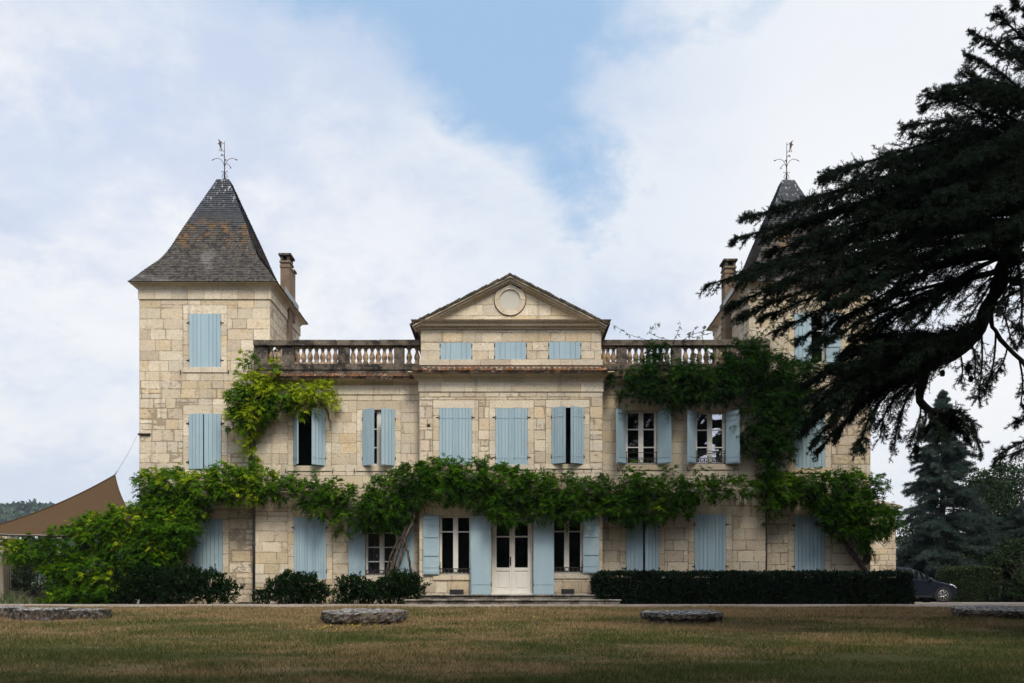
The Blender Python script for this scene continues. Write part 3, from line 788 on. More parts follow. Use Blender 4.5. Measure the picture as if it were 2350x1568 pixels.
XAL, XAR = X(965.5, YA), X(1380, YA)
mb = MB(); fa = lambda u_, v_: (u_, YA, v_)
ops = [WIN[k] for k in ('a1', 'a2', 'a3')]
ZS = Z(826, YA)
blocks(mb, (XAL, XAR, ZS, 9.02), ops, fa, 0.011, 511, bw=(0.4, 1.0), ch=(0.28, 0.36))
blocks(mb, (XAL, XAR, 7.4, ZS - .20), [], fa, 0.009, 512, bw=(0.6, 1.1))
for o in ops: reveal(mb, o, YA, 0.12, 0.5)
for xx in (XAL, XAR):
    blocks(mb, (YA, 7.0, 7.4, 9.02), [], lambda u_, v_: (xx, u_, v_), 0.02, 513, bw=(0.3, 0.7))
moulding(mb, [(XAL, 1.0), (XAL, YA), (XAR, YA), (XAR, 1.0)], [(0, ZS - .20), (.02, ZS - .20), (.045, ZS - .18), (.045, ZS), (0, ZS)], False, 0.95, 0.008, 514)
# tympanum
AX, AZ = X(1171, -0.2), Z(627, -0.2)
EL, ER, EZ = X(942.5, -0.25), X(1397, -0.25), Z(741, -0.25)
sl = (AZ - EZ) / (AX - EL); sr = (AZ - EZ) / (ER - AX)
half = [(-sl, 1, AZ - sl * AX - 0.24), (sr, 1, AZ + sr * AX - 0.24)]
OC = (X(1170.5, YA), Z(688.7, YA)); RO, RI = 0.507, 0.340
blocks(mb, (XAL - .1, XAR + .1, 9.15, AZ), [], fa, 0.010, 515, bw=(0.5, 1.3), ch=(0.27, 0.36), half=half)
mb.build('attic_wall', ['limestone', 'shade_black'], chateau, stone=True)
# oculus: a ring of voussoirs round a blind plastered disc
mb = MB(); n = 48; r = random.Random(3)
for i in range(n):
    a, b = 2 * math.pi * i / n, 2 * math.pi * (i + 1) / n; k = i // 8; q = i % 8
    rr = random.Random(40 + k); tn = stone_tone(rr)
    def pt(rad, an, y): return (OC[0] + rad * math.cos(an), y, OC[1] + rad * math.sin(an))
    ln = RO * 2 * math.pi / 6
    mb.face([pt(RI, a, YA - .05), pt(RO, a, YA - .05), pt(RO, b, YA - .05), pt(RI, b, YA - .05)], 0, [(ln * q / 8, .5), (ln * q / 8, .6), (ln * (q + 1) / 8, .6), (ln * (q + 1) / 8, .5)], (ln, 1), tn, 0.008)
    mb.face([pt(RO, a, YA - .05), pt(RO, a, YA), pt(RO, b, YA), pt(RO, b, YA - .05)], 0, tone=tn)
    mb.face([pt(RI, a, YA - .05), pt(RI, b, YA - .05), pt(RI, b, YA - .004), pt(RI, a, YA - .004)], 0, tone=tn)
mb.face([(OC[0] + RI * math.cos(2 * math.pi * i / n), YA - .004, OC[1] + RI * math.sin(2 * math.pi * i / n)) for i in range(n)], 1)
mb.tube([(OC[0] + (RO + .012) * math.cos(6.2832 * i / 60), YA - .008, OC[1] + (RO + .012) * math.sin(6.2832 * i / 60)) for i in range(61)], .016, 4, 2, cap=False)
mb.build('oculus', ['limestone', 'plain_render', 'weathered_stone'], chateau, stone=True)
# horizontal pediment cornice, returning along the sides
mb = MB()
moulding(mb, [(XAL, 4.6), (XAL, YA), (XAR, YA), (XAR, 4.6)], [(0, 8.99), (.05, 8.99), (.06, 9.06), (.16, 9.075), (.16, 9.15), (.20, 9.165), (.27, 9.20), (.30, 9.235), (0, 9.245)], False, 0.95, 0.006, 516)
# raking cornices
def rake(xe, side):
    pts = [(AX, AZ), (xe, EZ)]
    d = Vector((xe - AX, EZ - AZ)); L = d.length; d.normalize(); nrm = Vector((-d.y, d.x)) if side > 0 else Vector((d.y, -d.x))
    if nrm.y < 0: nrm = -nrm
    steps = [(-.07, 0.24, -.20), (-.13, .17, -.24), (-.20, .10, -.27)]
    lay = [(-0.245, -0.205, -0.05), (-0.205, -0.165, -0.11), (-0.165, -0.10, -0.18), (-0.10, -0.06, -0.25)]
    k = 5
    for (n0, n1, yy) in lay:
        for q in range(k):
            t0, t1 = L * q / k, L * (q + 1) / k; tn = stone_tone(random.Random(q + 7)); tn = tuple(c * .8 for c in tn)
            def P3(t_, n_, y_):
                x_ = AX + d.x * t_ + nrm.x * n_; z_ = AZ + d.y * t_ + nrm.y * n_
                if side < 0 and x_ > AX: z_ -= 0; x_ = AX if t_ == 0 else x_
                if side > 0 and x_ < AX: x_ = AX if t_ == 0 else x_
                if t_ == 0: x_ = AX; z_ = AZ + n_ / nrm.y
                return (x_, y_, z_)
            uvq = [(0, 1), (L / k, 1), (L / k, 1), (0, 1)]
            mb.face([P3(t0, n0, YA + yy), P3(t1, n0, YA + yy), P3(t1, n1, YA + yy), P3(t0, n1, YA + yy)], 0, uvq, (L / k, 2), tn, .006)
            mb.face([P3(t0, n0, YA + .02), P3(t1, n0, YA + .02), P3(t1, n0, YA + yy), P3(t0, n0, YA + yy)], 0, tone=tn)
            mb.face([P3(t0, n1, YA + yy), P3(t1, n1, YA + yy), P3(t1, n1, YA + .02), P3(t0, n1, YA + .02)], 0, tone=tn)
rake(EL, -1); rake(ER, 1)
mb.build('pediment_cornice', ['limestone'], chateau, stone=True)
# the roof of the pavilion: tiles with a mossy edge
mb = MB(); r = random.Random(9)
for xe, s in ((EL - .03, -1), (ER + .03, 1)):
    d = Vector((xe - AX, 0, EZ - AZ)); L = d.length; d.normalize(); nn = Vector((-d.z, 0, d.x)) if d.x > 0 else Vector((d.z, 0, -d.x))
    n = 26
    for i in range(n):
        t0, t1 = L * i / n, L * (i + 1) / n + .03
        th = 0.055 + r.uniform(-.012, .018); y0 = YA - .27 - r.uniform(0, .03)
        a = Vector((AX, 0, AZ)) + d * t0 - nn * .055; b = Vector((AX, 0, AZ)) + d * t1 - nn * .055
        c = b + nn * th; e = a + nn * (th + .02)
        if i == 0: a.x = AX; e.x = AX; e.z += .012
        pts = [(p.x, p.z) for p in (a, b, c, e)]
        mb.prism(pts, y0, 7.2)
mb.build('pediment_roof', ['roof_verge'], chateau)

# ---- tile eaves
def tiles(x0, x1, yf, zf, yb, zb, seed, name='tile_eaves', ends=None):
    mb = MB(); r = random.Random(seed); n = max(2, int((x1 - x0) / 0.17))
    mb.face([(x0, yf + .03, zf - .03), (x1, yf + .03, zf - .03), (x1, yb, zb - .03), (x0, yb, zb - .03)], 0, tone=(.2, .1, .06))
    mb.face([(x0, yf + .03, zf - .03), (x1, yf + .03, zf - .03), (x1, yf + .06, zf - .11), (x0, yf + .06, zf - .11)], 0, tone=(.16, .10, .07))
    for i in range(n):
        for row in range(2):
            k0, k1 = (0.0, 0.55) if row == 0 else (0.5, 1.0)
            x = x0 + (x1 - x0) * (i + .5) / n; rad = 0.088 + r.uniform(-.008, .008)
            j = r.uniform(-.03, .03); g = r.uniform(.6, 1.25); base = r.choice([(.26, .105, .05), (.20, .09, .05), (.30, .17, .10), (.13, .085, .06), (.30, .115, .04)])
            tn = tuple(c * g for c in base)
            ya, za = yf + (yb - yf) * k0 + j, zf + (zb - zf) * k0; yc, zc2 = yf + (yb - yf) * k1, zf + (zb - zf) * k1
            m = 6; b = len(mb.v)
            for (yy, zz, rd) in ((ya, za + row * .02, rad), (yc, zc2 + row * .02, rad * .85)):
                for q in range(m + 1):
                    an = math.pi * q / m; mb.v.append((x + rd * math.cos(an), yy, zz + rd * 1.05 * math.sin(an) - .02))
            mb.idx(b, [(q, q + 1, m + 2 + q, m + 1 + q) for q in range(m)], 0, tn, True)
            mb.idx(b, [tuple(range(m + 1))], 0, tn)
    mb.build(name, ['terracotta'], chateau, stone=True)
tiles(X(945, -.35), X(1395, -.35), -.39, 7.56, YA + .03, 7.68, 1)
tiles(X(562, .1), X(950, .1), .07, 7.47, .62, 7.60, 2)
tiles(X(1392, .1), X(1778, .1), .07, 7.47, .62, 7.60, 3)

# ---- balustrades
def baluster_mesh():
    mb = MB()
    mb.box(-.085, .085, -.085, .085, 0, .07); mb.box(-.085, .085, -.085, .085, .52, .58)
    mb.lathe([(.055, .07), (.075, .09), (.062, .11), (.085, .17), (.098, .23), (.090, .29), (.060, .37), (.045, .43), (.052, .455), (.066, .47), (.05, .485), (.06, .52)], (0, 0, 0), 12)
    o = mb.build('baluster', 'baluster_stone'); me = o.data; bpy.data.objects.remove(o); return me
BAL = baluster_mesh()
YB0, YB1 = 0.44, 0.72
def balustrade(xa, xb, posts, bals, seed):
    yc = (YB0 + YB1) / 2; r = random.Random(seed)
    z0, z1, z2, z3 = 7.74, 7.955, 8.535, 8.735
    mb = MB()
    def slab(x0, x1, y0, y1, za, zb):     # rails in lengths, edges slightly uneven
        n = max(1, round((x1 - x0) / 1.3))
        for i in range(n):
            q = x0 + (x1 - x0) * i / n; e = x0 + (x1 - x0) * (i + 1) / n - (.006 if i < n - 1 else 0)
            mb.box(q, e, y0 + r.uniform(-.006, .006), y1, za, zb + r.uniform(-.006, .006))
    slab(xa, xb, YB0, YB1, z0, z1); slab(xa - .02, xb, YB0 - .05, YB1 + .05, z2, z3)
    mb.box(xa + .03, xb, YB0 + .03, YB1 + .4, 7.5, z0)
    for a, b in posts: mb.box(X(a, yc), X(b, yc), YB0 + .02, YB1 - .02, z1, z2)
    bo = mb.build('balustrade', 'weathered_stone', chateau, bevel=0.018)
    for xd in bals:
        o = bpy.data.objects.new('baluster', BAL); o.location = (X(xd, yc), yc, z1 - .001); o.rotation_euler.z = r.uniform(-.03, .03); link(o, bo)
def zx(x, o, s): return (o + x / s) / 3840 * 2350
l = lambda x: zx(x, 800, 2.614); q_ = lambda x: zx(x, 2200, 2.614)
balustrade(X(584, .5), X(963.5, .4), [(584, 616), (649, 677), (777, 802), (905, 928)],
           [l(570), l(640)] + [l(v_) for v_ in (828, 887, 949, 1012, 1073, 1132, 1197)] + [l(v_) for v_ in (1370, 1432, 1494, 1557, 1618, 1678, 1737)] + [l(1920), l(1997)], 1)
balustrade(X(1381.5, .4), X(1766, .5), [(1415, 1438), (1540, 1563), (1665, 1689), (1742, 1766)],
           [q_(165), q_(207), q_(262)] + [q_(v_) for v_ in (420, 482, 542, 604, 665, 725, 785)] + [q_(v_) for v_ in (968, 1040, 1105, 1170, 1250, 1315)] + [q_(1500), q_(1565)], 2)

# ---- body behind the fronts, its low tiled roofs
mb = MB()
mb.box(-8.3, 8.3, 7.2, 7.5, 0, 7.4); 
mb.box(-8.3, 8.3, .62, 7.3, 7.42, 7.5)
mb.build('terrace_slab', 'weathered_stone', chateau)
def hip_roof(x0, x1, xr0, xr1, y0, y1, z0, z1, seed):
    mb = MB(); r = random.Random(seed); n = 22; ym = (y0 + y1) / 2
    rows = 14
    for i in range(rows):
        a, b = i / rows, (i + 1) / rows
        for k in range(n):
            s0, s1 = k / n, (k + 1) / n; tn = tuple(c * r.uniform(.6, 1.1) for c in (.13, .075, .05))
            def P3(s_, t_): xx0 = x0 + (xr0 - x0) * t_; xx1 = x1 + (xr1 - x1) * t_; return (xx0 + (xx1 - xx0) * s_, y0 + (ym - y0) * t_, z0 + (z1 - z0) * t_)
            A, B, C_, D_ = P3(s0, a), P3(s1, a), P3(s1, b), P3(s0, b)
            A = (A[0], A[1], A[2] + .03); B = (B[0], B[1], B[2] + .03)
            mb.face([A, B, C_, D_], 0, tone=tn); mb.face([(A[0], A[1], A[2] - .04), (B[0], B[1], B[2] - .04), B, A], 0, tone=tn)
    mb.face([(x0, y0, z0), (x0, y1, z0), (xr0, ym, z1)], 0, tone=(.12, .07, .05)); mb.face([(x1, y0, z0), (x1, y1, z0), (xr1, ym, z1)], 0, tone=(.12, .07, .05))
    mb.face([(x0, y1, z0), (x1, y1, z0), (xr1, ym, z1), (xr0, ym, z1)], 0, tone=(.12, .07, .05))
    mb.build('tile_roof', ['terracotta'], chateau, stone=True)
hip_roof(-6.4, -2.95, -3.6, -2.95, 1.4, 7.2, 7.85, 8.75, 1)
hip_roof(3.06, 6.9, 3.06, 4.0, 1.4, 7.2, 7.85, 8.6, 2)

# ---------------------------------------------------------------- windows and shutters
def shutter(win, side, w_, h_, hinge, ang, battens=0, straps=1, planks=5, name='shutter'):
    """one leaf; local x runs from the hinge; outer face towards -y when closed"""
    mb = MB(); r = random.Random(hash((round(hinge[0], 3), round(hinge[2], 3))) & 0xffff); th = .034; pw = w_ / planks
    for i in range(planks):
        a = i * pw + (.006 if i else 0); b = (i + 1) * pw - (.006 if i < planks - 1 else 0)
        d = r.uniform(0, .003)
        mb.box(side * a, side * b, -th + d, -.006, r.uniform(0, .008), h_ - r.uniform(0, .006), 0)
    mb.box(side * .006, side * (w_ - .006), -.006, 0, .01, h_ - .01, 0)
    for k in ([.045, .345, .655, .955] if battens == 4 else [.05, .95] if battens == 2 else []):
        mb.box(side * .03, side * (w_ - .03), 0, .022, h_ * k - .045, h_ * k + .045, 0)
    sy = (0, .008) if (battens or abs(ang) > 95) else (-th - .006, -th + .001)
    for k in (.13, .83):
        z = h_ * k
        if straps: mb.box(0, side * w_ * (.93 if straps == 2 else .90), sy[0], sy[1], z - .014, z + .014, 0)
        if straps:
            for j in range(6):
                x = side * w_ * (.08 + .16 * j); y = sy[1] if sy[0] == 0 else sy[0]
                mb.box(x - .009, x + .009, y - .006, y + .006, z - .009, z + .009, 1 if straps == 3 else 0)
        mb.tube([(0, -.02, z - .06), (0, -.02, z + .06)], .02, 6, 1)     # hinge knuckle
        mb.box(-side * .10, 0, -.022, -.006, z - .022, z + .022, 1) if abs(ang) < 100 and h_ > .8 else None
    o = mb.build(name, ['blue_paint', 'iron'], win)
    o.location = hinge; o.rotation_euler.z = -side * R(ang)
    return o

def railing(win, o, y, h0, h1, rich=True, bars=()):
    x0, x1 = o[0] + .03, o[1] - .03; mb = MB(); z0, z1 = o[2] + h0, o[2] + h1
    mb.tube([(x0, y, z1), (x1, y, z1)], .011, 5); mb.tube([(x0, y, z0), (x1, y, z0)], .009, 5)
    n = 7; 
    for i in range(n):
        c = x0 + (x1 - x0) * (i + .5) / n; rd = min((x1 - x0) / n, z1 - z0) * .46
        if rich or i in (0, 3, 6):
            pts = [(c + rd * math.cos(R(a)) * (1 - .0 * a), y, (z0 + z1) / 2 + rd * math.sin(R(a))) for a in range(0, 361, 40)]
            mb.tube(pts, .0085, 4); mb.tube([(c - rd * .6, y, z0), (c, y, (z0 + z1) / 2), (c + rd * .6, y, z0)], .007, 4)
        mb.tube([(c + (x1 - x0) / n / 2, y, z0), (c + (x1 - x0) / n / 2, y, z1)], .007, 4)
    for hh in bars: mb.tube([(o[0], y, o[2] + hh), (o[1], y, o[2] + hh)], .012, 5)
    if rich:
        for e in (x0, x1): mb.tube([(e, y, z0 - .05), (e, y, z1 + .22 if h1 > .2 else z1)], .012, 5)
    mb.build('railing', 'iron', win)

def window(key, y, rows=3, frame=True, sill=True, deep=0.12, gl='glass', curtain=False, cols=2, name='window', sh=.20):
    o = WIN[key]; x0, x1, z0, z1 = o; mb = MB(); fy = y + deep; a = .05
    if sill:
        b0 = len(mb.f)
        mb.box(x0 - .21, x1 + .21, y - .03, y + .0, z0 - sh + .02, z0 - .002, 1, stone_tone())
        for i in range(b0, len(mb.f)): mb.sz[i] = (9, 9); mb.uv[i] = [(4, 4)] * 4
    if frame:
        mb.box(x0, x0 + a, fy, fy + .06, z0, z1, 0); mb.box(x1 - a, x1, fy, fy + .06, z0, z1, 0)
        mb.box(x0 + a, x1 - a, fy, fy + .06, z1 - a, z1, 0); mb.box(x0 + a, x1 - a, fy, fy + .06, z0, z0 + a + .03, 0)
        m = (x0 + x1) / 2
        mb.box(m - .052, m + .052, fy - .012, fy + .05, z0 + a + .03, z1 - a, 0)
        mb.box(m - .014, m + .014, fy - .022, fy - .012, z0 + a + .03, z1 - a, 0)
        rr = rows if hasattr(rows, '__len__') else [k / rows for k in range(1, rows)]
        for k in rr:
            z = z0 + (z1 - z0) * k
            for p, q in ((x0 + a, m - .052), (m + .052, x1 - a)): mb.box(p, q, fy + .005, fy + .045, z - .018, z + .018, 0)
        for p, q in ((x0 + a, m - .052), (m + .052, x1 - a)):      # sash inner rims
            for e in (p, q - .03): mb.box(e, e + .03, fy + .004, fy + .048, z0 + a + .03, z1 - a, 0)
    win = mb.build(name, ['white_paint', 'limestone'], chateau, bevel=.005, stone=True)
    if frame:
        g = MB(); g.face([(x0 + a, fy + .03, z0 + a), (x1 - a, fy + .03, z0 + a), (x1 - a, fy + .03, z1 - a), (x0 + a, fy + .03, z1 - a)])
        g.build('pane', gl, win)
    if curtain:
        c = MB(); n = 40
        for i in range(n):
            p, q = x0 + (x1 - x0) * i / n, x0 + (x1 - x0) * (i + 1) / n
            f0, f1 = .03 * math.sin(i * 1.1), .03 * math.sin((i + 1) * 1.1)
            c.face([(p, fy + .16 + f0, z0), (q, fy + .16 + f1, z0), (q, fy + .16 + f1, z1), (p, fy + .16 + f0, z1)], smooth=True)
        c.build('curtain', 'curtain', win)
    return win
def stays(win, key, y, dx=.16):       # little iron shutter catches in the wall
    o = WIN[key]
    for s, xx in ((-1, o[0] - dx - .11), (1, o[1] + dx + .11)):
        mb = MB()
        mb.tube([(xx, y, o[2] - .16), (xx, y - .06, o[2] - .16), (xx + s * .01, y - .07, o[2] - .10)], .013, 5)
        mb.tube([(xx, y - .06, o[2] - .16), (xx - s * .02, y - .07, o[2] - .24)], .016, 5)
        mb.build('shutter_catch', 'iron', win)
def pair(win, key, y, aL, aR, split=.5, gap=.004, out=.0, planks=5, **k):
    o = WIN[key]; W_ = o[1] - o[0]; h_ = o[3] - o[2] + .01; z = o[2] - .005
    for side, ang, w_, hx in ((1, aL, W_ * split - gap, o[0] + .003), (-1, aR, W_ * (1 - split) - gap, o[1] - .003)):
        if ang is None: continue
        kk = dict(k)
        if ang > 95: yy = y - .055 - out; bt = kk.pop('battens', 4)
        elif ang > 0: yy = y - .004; bt = kk.pop('battens', 0)
        else: yy = y + .022; bt = kk.pop('battens', 0); bt = 0
        shutter(win, side, w_, h_, (hx, yy, z), ang, battens=bt, planks=planks, **kk)
def single(win, key, y, planks=8, **k):
    o = WIN[key]; shutter(win, 1, o[1] - o[0] - .006, o[3] - o[2] + .01, (o[0] + .003, y + .022, o[2] - .005), 0, planks=planks, **k)

for key, y in (('tt', YT),): wn = window(key, y, frame=False); pair(wn, key, y, 0, 0, planks=4, straps=0); stays(wn, key, y)
wn = window('tm', YT, frame=False); pair(wn, 'tm', YT, 9, 6, planks=4, straps=0, split=.48, gap=.012); stays(wn, 'tm', YT)
wn = window('tl', YT, frame=False); single(wn, 'tl', YT, straps=0)
wn = window('w1', YW, frame=False); pair(wn, 'w1', YW, 62, 42, planks=4, straps=1); stays(wn, 'w1', YW)
wn = window('w2', YW, 3); pair(wn, 'w2', YW, 37, 38, planks=4, straps=0); stays(wn, 'w2', YW)
wn = window('l1', YW, frame=False); pair(wn, 'l1', YW, 0, 0, planks=6, straps=1)
wn = window('l2', YW, [.245, .49, .735], curtain=True); pair(wn, 'l2', YW, 176, 177, planks=4, battens=0, straps=1); railing(wn, WIN['l2'], YW + .02, .05, .19)
wn = window('p1', YP, frame=False, sh=.18); pair(wn, 'p1', YP, 0, 0, planks=5, straps=1); stays(wn, 'p1', YP)
wn = window('p2', YP, frame=False, sh=.18); pair(wn, 'p2', YP, 0, 0, planks=5, straps=1); stays(wn, 'p2', YP)
wn = window('p3', YP, frame=False, sh=.18); pair(wn, 'p3', YP, 32, 30, planks=5, straps=1); stays(wn, 'p3', YP)
for kx in ('a1', 'a2', 'a3'):
    wn = window(kx, YA, frame=False, sill=False, name='window'); 
    if len(wn.data.polygons) == 0:
        o = WIN[kx]; bpy.data.objects.remove(wn)
        mb = MB(); 
        for p in ((o[0] - .0, o[0] + .03), (o[1] - .03, o[1])): mb.box(p[0], p[1], YA + .07, YA + .11, o[2], o[3])
        mb.box(o[0], o[1], YA + .071, YA + .109, o[3] - .04, o[3] - .002)
        wn = mb.build('window', 'white_paint', chateau)
    pair(wn, kx, YA, 0, 0, planks=3, straps=0)
wn = window('pa', YP, [.735], sh=.18, deep=.15); pair(wn, 'pa', YP, 177, 176, planks=3, battens=4); railing(wn, WIN['pa'], YP + .03, .06, .21)
wn = window('pb', YP, [.735], sh=.18, deep=.15); pair(wn, 'pb', YP, 176, 177, planks=3, battens=4); railing(wn, WIN['pb'], YP + .03, .06, .21)
wn = window('c', YW, 3); pair(wn, 'c', YW, 131, 141, planks=4, battens=2); railing(wn, WIN['c'], YW - .0, .02, .22, bars=(.40,)); stays(wn, 'c', YW)
wn = window('d', YW, 3, gl='mirror_glass'); pair(wn, 'd', YW, 131, 141, planks=3, battens=2); railing(wn, WIN['d'], YW - .0, .02, .24, bars=(.36, .44)); stays(wn, 'd', YW)
wn = window('e', YW, frame=False); pair(wn, 'e', YW, 2, 22, planks=4, straps=0, split=.52)
wn = window('f', YW, frame=False); pair(wn, 'f', YW, 0, 0, planks=4, straps=0, split=.55)
wn = window('rt', YT, 3); pair(wn, 'rt', YT, 0, 178, planks=4, battens=4, split=.52); stays(wn, 'rt', YT)
wn = window('rm', YT, frame=False); single(wn, 'rm', YT, straps=0); stays(wn, 'rm', YT)
wn = window('rl', YT, frame=False); single(wn, 'rl', YT, straps=0)

# ---- French door
o = WIN['pd']; x0, x1, z0, z1 = o; fy = YP + .15
mb = MB(); a = .06
mb.box(x0, x0 + a, fy, fy + .07, z0, z1); mb.box(x1 - a, x1, fy, fy + .07, z0, z1); mb.box(x0 + a, x1 - a, fy, fy + .07, z1 - a, z1)
mb.box(x0 - .12, x1 + .12, YP - .06, fy + .1, z0 - .03, z0 + .012)
door = mb.build('door', 'white_paint', chateau, bevel=.006)
m = (x0 + x1) / 2
for side, (p, q) in ((1, (x0 + a + .003, m - .003)), (-1, (m + .003, x1 - a - .003))):
    mb = MB(); y0, y1 = fy + .008, fy + .05; zb = z0 + .015; zt = z1 - a - .003; zp = z0 + .80
    st_ = .085
    mb.box(p, p + st_, y0, y1, zb, zt); mb.box(q - st_, q, y0, y1, zb, zt)
    mb.box(p + st_, q - st_, y0, y1, zt - .085, zt); mb.box(p + st_, q - st_, y0, y1, zb, zb + .13); mb.box(p + st_, q - st_, y0, y1, zp - .05, zp + .06)
    ztm = z0 + (z1 - z0) * .745
    mb.box(p + st_, q - st_, y0 + .004, y1 - .004, ztm - .022, ztm + .022)
    mb.box(p + st_, q - st_, y0 + .022, y1 - .006, zb + .13, zp - .05)
    mb.box(p + st_ + .06, q - st_ - .06, y0 + .008, y0 + .022, zb + .19, zp - .11)
    if side == 1: mb.box(q - .012, q + .028, y0 - .012, y0, zb, zt)
    lf = mb.build('door_leaf', 'white_paint', door, bevel=.006)
    g = MB(); g.face([(p + st_, fy + .03, zp), (q - st_, fy + .03, zp), (q - st_, fy + .03, zt - .085), (p + st_, fy + .03, zt - .085)]); g.build('pane', 'glass', door)
mb = MB(); mb.box(m - .075, m - .035, fy - .008, fy + .008, z0 + .92, z0 + 1.22); mb.tube([(m - .055, fy - .008, z0 + 1.10), (m - .055, fy - .05, z0 + 1.10), (m - .17, fy - .05, z0 + 1.10)], .011, 6)
mb.build('door_handle', 'black_plastic', door)
h_ = Z(1184, -.1) - Z(1365, -.1)
for side, hx in ((1, x0 - .03), (-1, x1 + .03)):
    s = shutter(door, side, .665, h_, (hx, YP - .155, Z(1365, -.1)), 178, battens=0, straps=2, planks=3, name='door_shutter')
mb = MB(); xs = x0 - .03 - .645       # tall espagnolette bolt on the left door shutter
mb.tube([(xs, YP - .17, z0 + .02), (xs, YP - .17, z1 - .05)], .013, 6)
for zz in (.1, .7, 1.25, 1.9): mb.box(xs - .03, xs + .03, YP - .18, YP - .155, z0 + zz - .02, z0 + zz + .02)
mb.build('shutter_bolt', 'blue_paint', door)

# ---- downpipes, vents
def pipe(xd, y, zt, name='drainpipe'):
    mb = MB(); x = X(xd, y); mb.tube([(x, y, .0), (x, y, zt)], .05, 10)
    for z in np.arange(.4, zt, 1.55): mb.lathe([(.058, 0), (.062, .01), (.062, .06), (.058, .07)], (x, y, float(z)), 10); mb.box(x - .015, x + .015, y, y + .1, float(z) + .02, float(z) + .05)
    mb.build(name, 'zinc', chateau)
pipe(583, YW - .09 + .1, 7.2); pipe(1757, YW + .05, 7.2)
def vent(a, b, c, d):
    o = op(a, b, c, d, YP); mb = MB(); mb.box(o[0], o[1], YP - .012, YP + .0, o[2], o[3])
    for i in range(6):
        z = o[2] + (o[3] - o[2]) * (i + .5) / 6; mb.box(o[0] + .01, o[1] - .01, YP - .02, YP - .012, z - .008, z + .006)
    mb.build('foundation_vent', 'dark_vent', chateau)
vent(1032, 1064, 1353, 1364); vent(1288, 1318, 1352, 1363)

# ---- steps before the door
steps = thing('stone_steps', 'two low weathered grey stone steps before the white French door', 'steps', (X(1177, -.9), -.9, 0))
def step(x0, x1, y0, z0, z1):
    mb = MB(); r = random.Random(int(z1 * 100)); n = 5
    for i in range(n):
        a = x0 + (x1 - x0) * i / n; b = x0 + (x1 - x0) * (i + 1) / n - .004; dz = r.uniform(-.006, .006); dy_ = r.uniform(-.012, .012)
        mb.box(a, b, y0 + .05, -.004, z0, z1 - .055); mb.box(a - (.04 if i == 0 else 0), b + (.04 if i == n - 1 else 0), y0 + dy_, -.004, z1 - .055 + .001, z1 + dz)
    o = mb.build('step', 'step_stone', steps, bevel=.022); o.location = -steps.location
step(X(930, -1.5), X(1424, -1.5), -1.5, -.05, .155); step(X(957, -1.0), X(1400, -1.0), -1.0, .1, .312)
# paved threshold by the left drainpipe
mb = MB(); mb.box(X(545, -.3), X(580, -.3), -.55, .35, -.02, .045); mb.box(X(548, -.1), X(578, -.1), -.2, .36, .045, .075)
tag(mb.build('paving_slab', 'weathered_stone', bevel=.015), 'low worn stone slab at the foot of the left drainpipe', 'slab')

# ---------------------------------------------------------------- foliage
def unit(a): return a / np.maximum(np.linalg.norm(a, axis=-1, keepdims=True), 1e-9)
UP = np.array([0, 0, 1.0])
def pinnate(B, D, L, g, nl=5, ll=.065, lw=.022, droop=.35):
    """compound leaves: B base points, D directions, L rachis lengths -> quads (n*(2*nl+1)*4, 3)"""
    n = len(B); S = unit(np.cross(D, UP + 0.3 * g.normal(size=(n, 3)))); out = []
    def at(t_): return B + D * (L * t_)[:, None] - UP * (droop * L * t_ * t_)[:, None]
    for i in range(nl):
        t_ = .22 + .7 * i / nl
        p = at(np.full(n, t_)); dd = unit(D - UP * (2 * droop * t_))
        for s in (1, -1):
            q = unit(S * s * .85 + dd * .50 - UP * g.uniform(.05, .55, (n, 1))); out.append((p, q, dd))
    p = at(np.ones(n) * .95); dd = unit(D - UP * 2 * droop); out.append((p, dd, S))
    P_ = np.stack([o[0] for o in out], 1); Q = np.stack([o[1] for o in out], 1); T = np.stack([o[2] for o in out], 1)
    k = P_.shape[1]; l = ll * g.uniform(.75, 1.2, (n, k, 1)); W_ = unit(np.cross(Q, np.cross(T, Q)) + .25 * g.normal(size=(n, k, 3))) * lw * g.uniform(.8, 1.2, (n, k, 1))
    a = P_; b = P_ + Q * l * .45 + W_; c = P_ + Q * l - UP * .008; d = P_ + Q * l * .45 - W_
    return np.stack([a, b, c, d], 2).reshape(-1, 3), k
def simple_leaves(B, D, g, ll, lw):
    n = len(B); S = unit(np.cross(D, UP + .6 * g.normal(size=(n, 3)))); l = ll * g.uniform(.7, 1.25, (n, 1)); w_ = lw * g.uniform(.8, 1.2, (n, 1))
    return np.stack([B, B + D * l * .5 + S * w_, B + D * l, B + D * l * .5 - S * w_], 1).reshape(-1, 3)
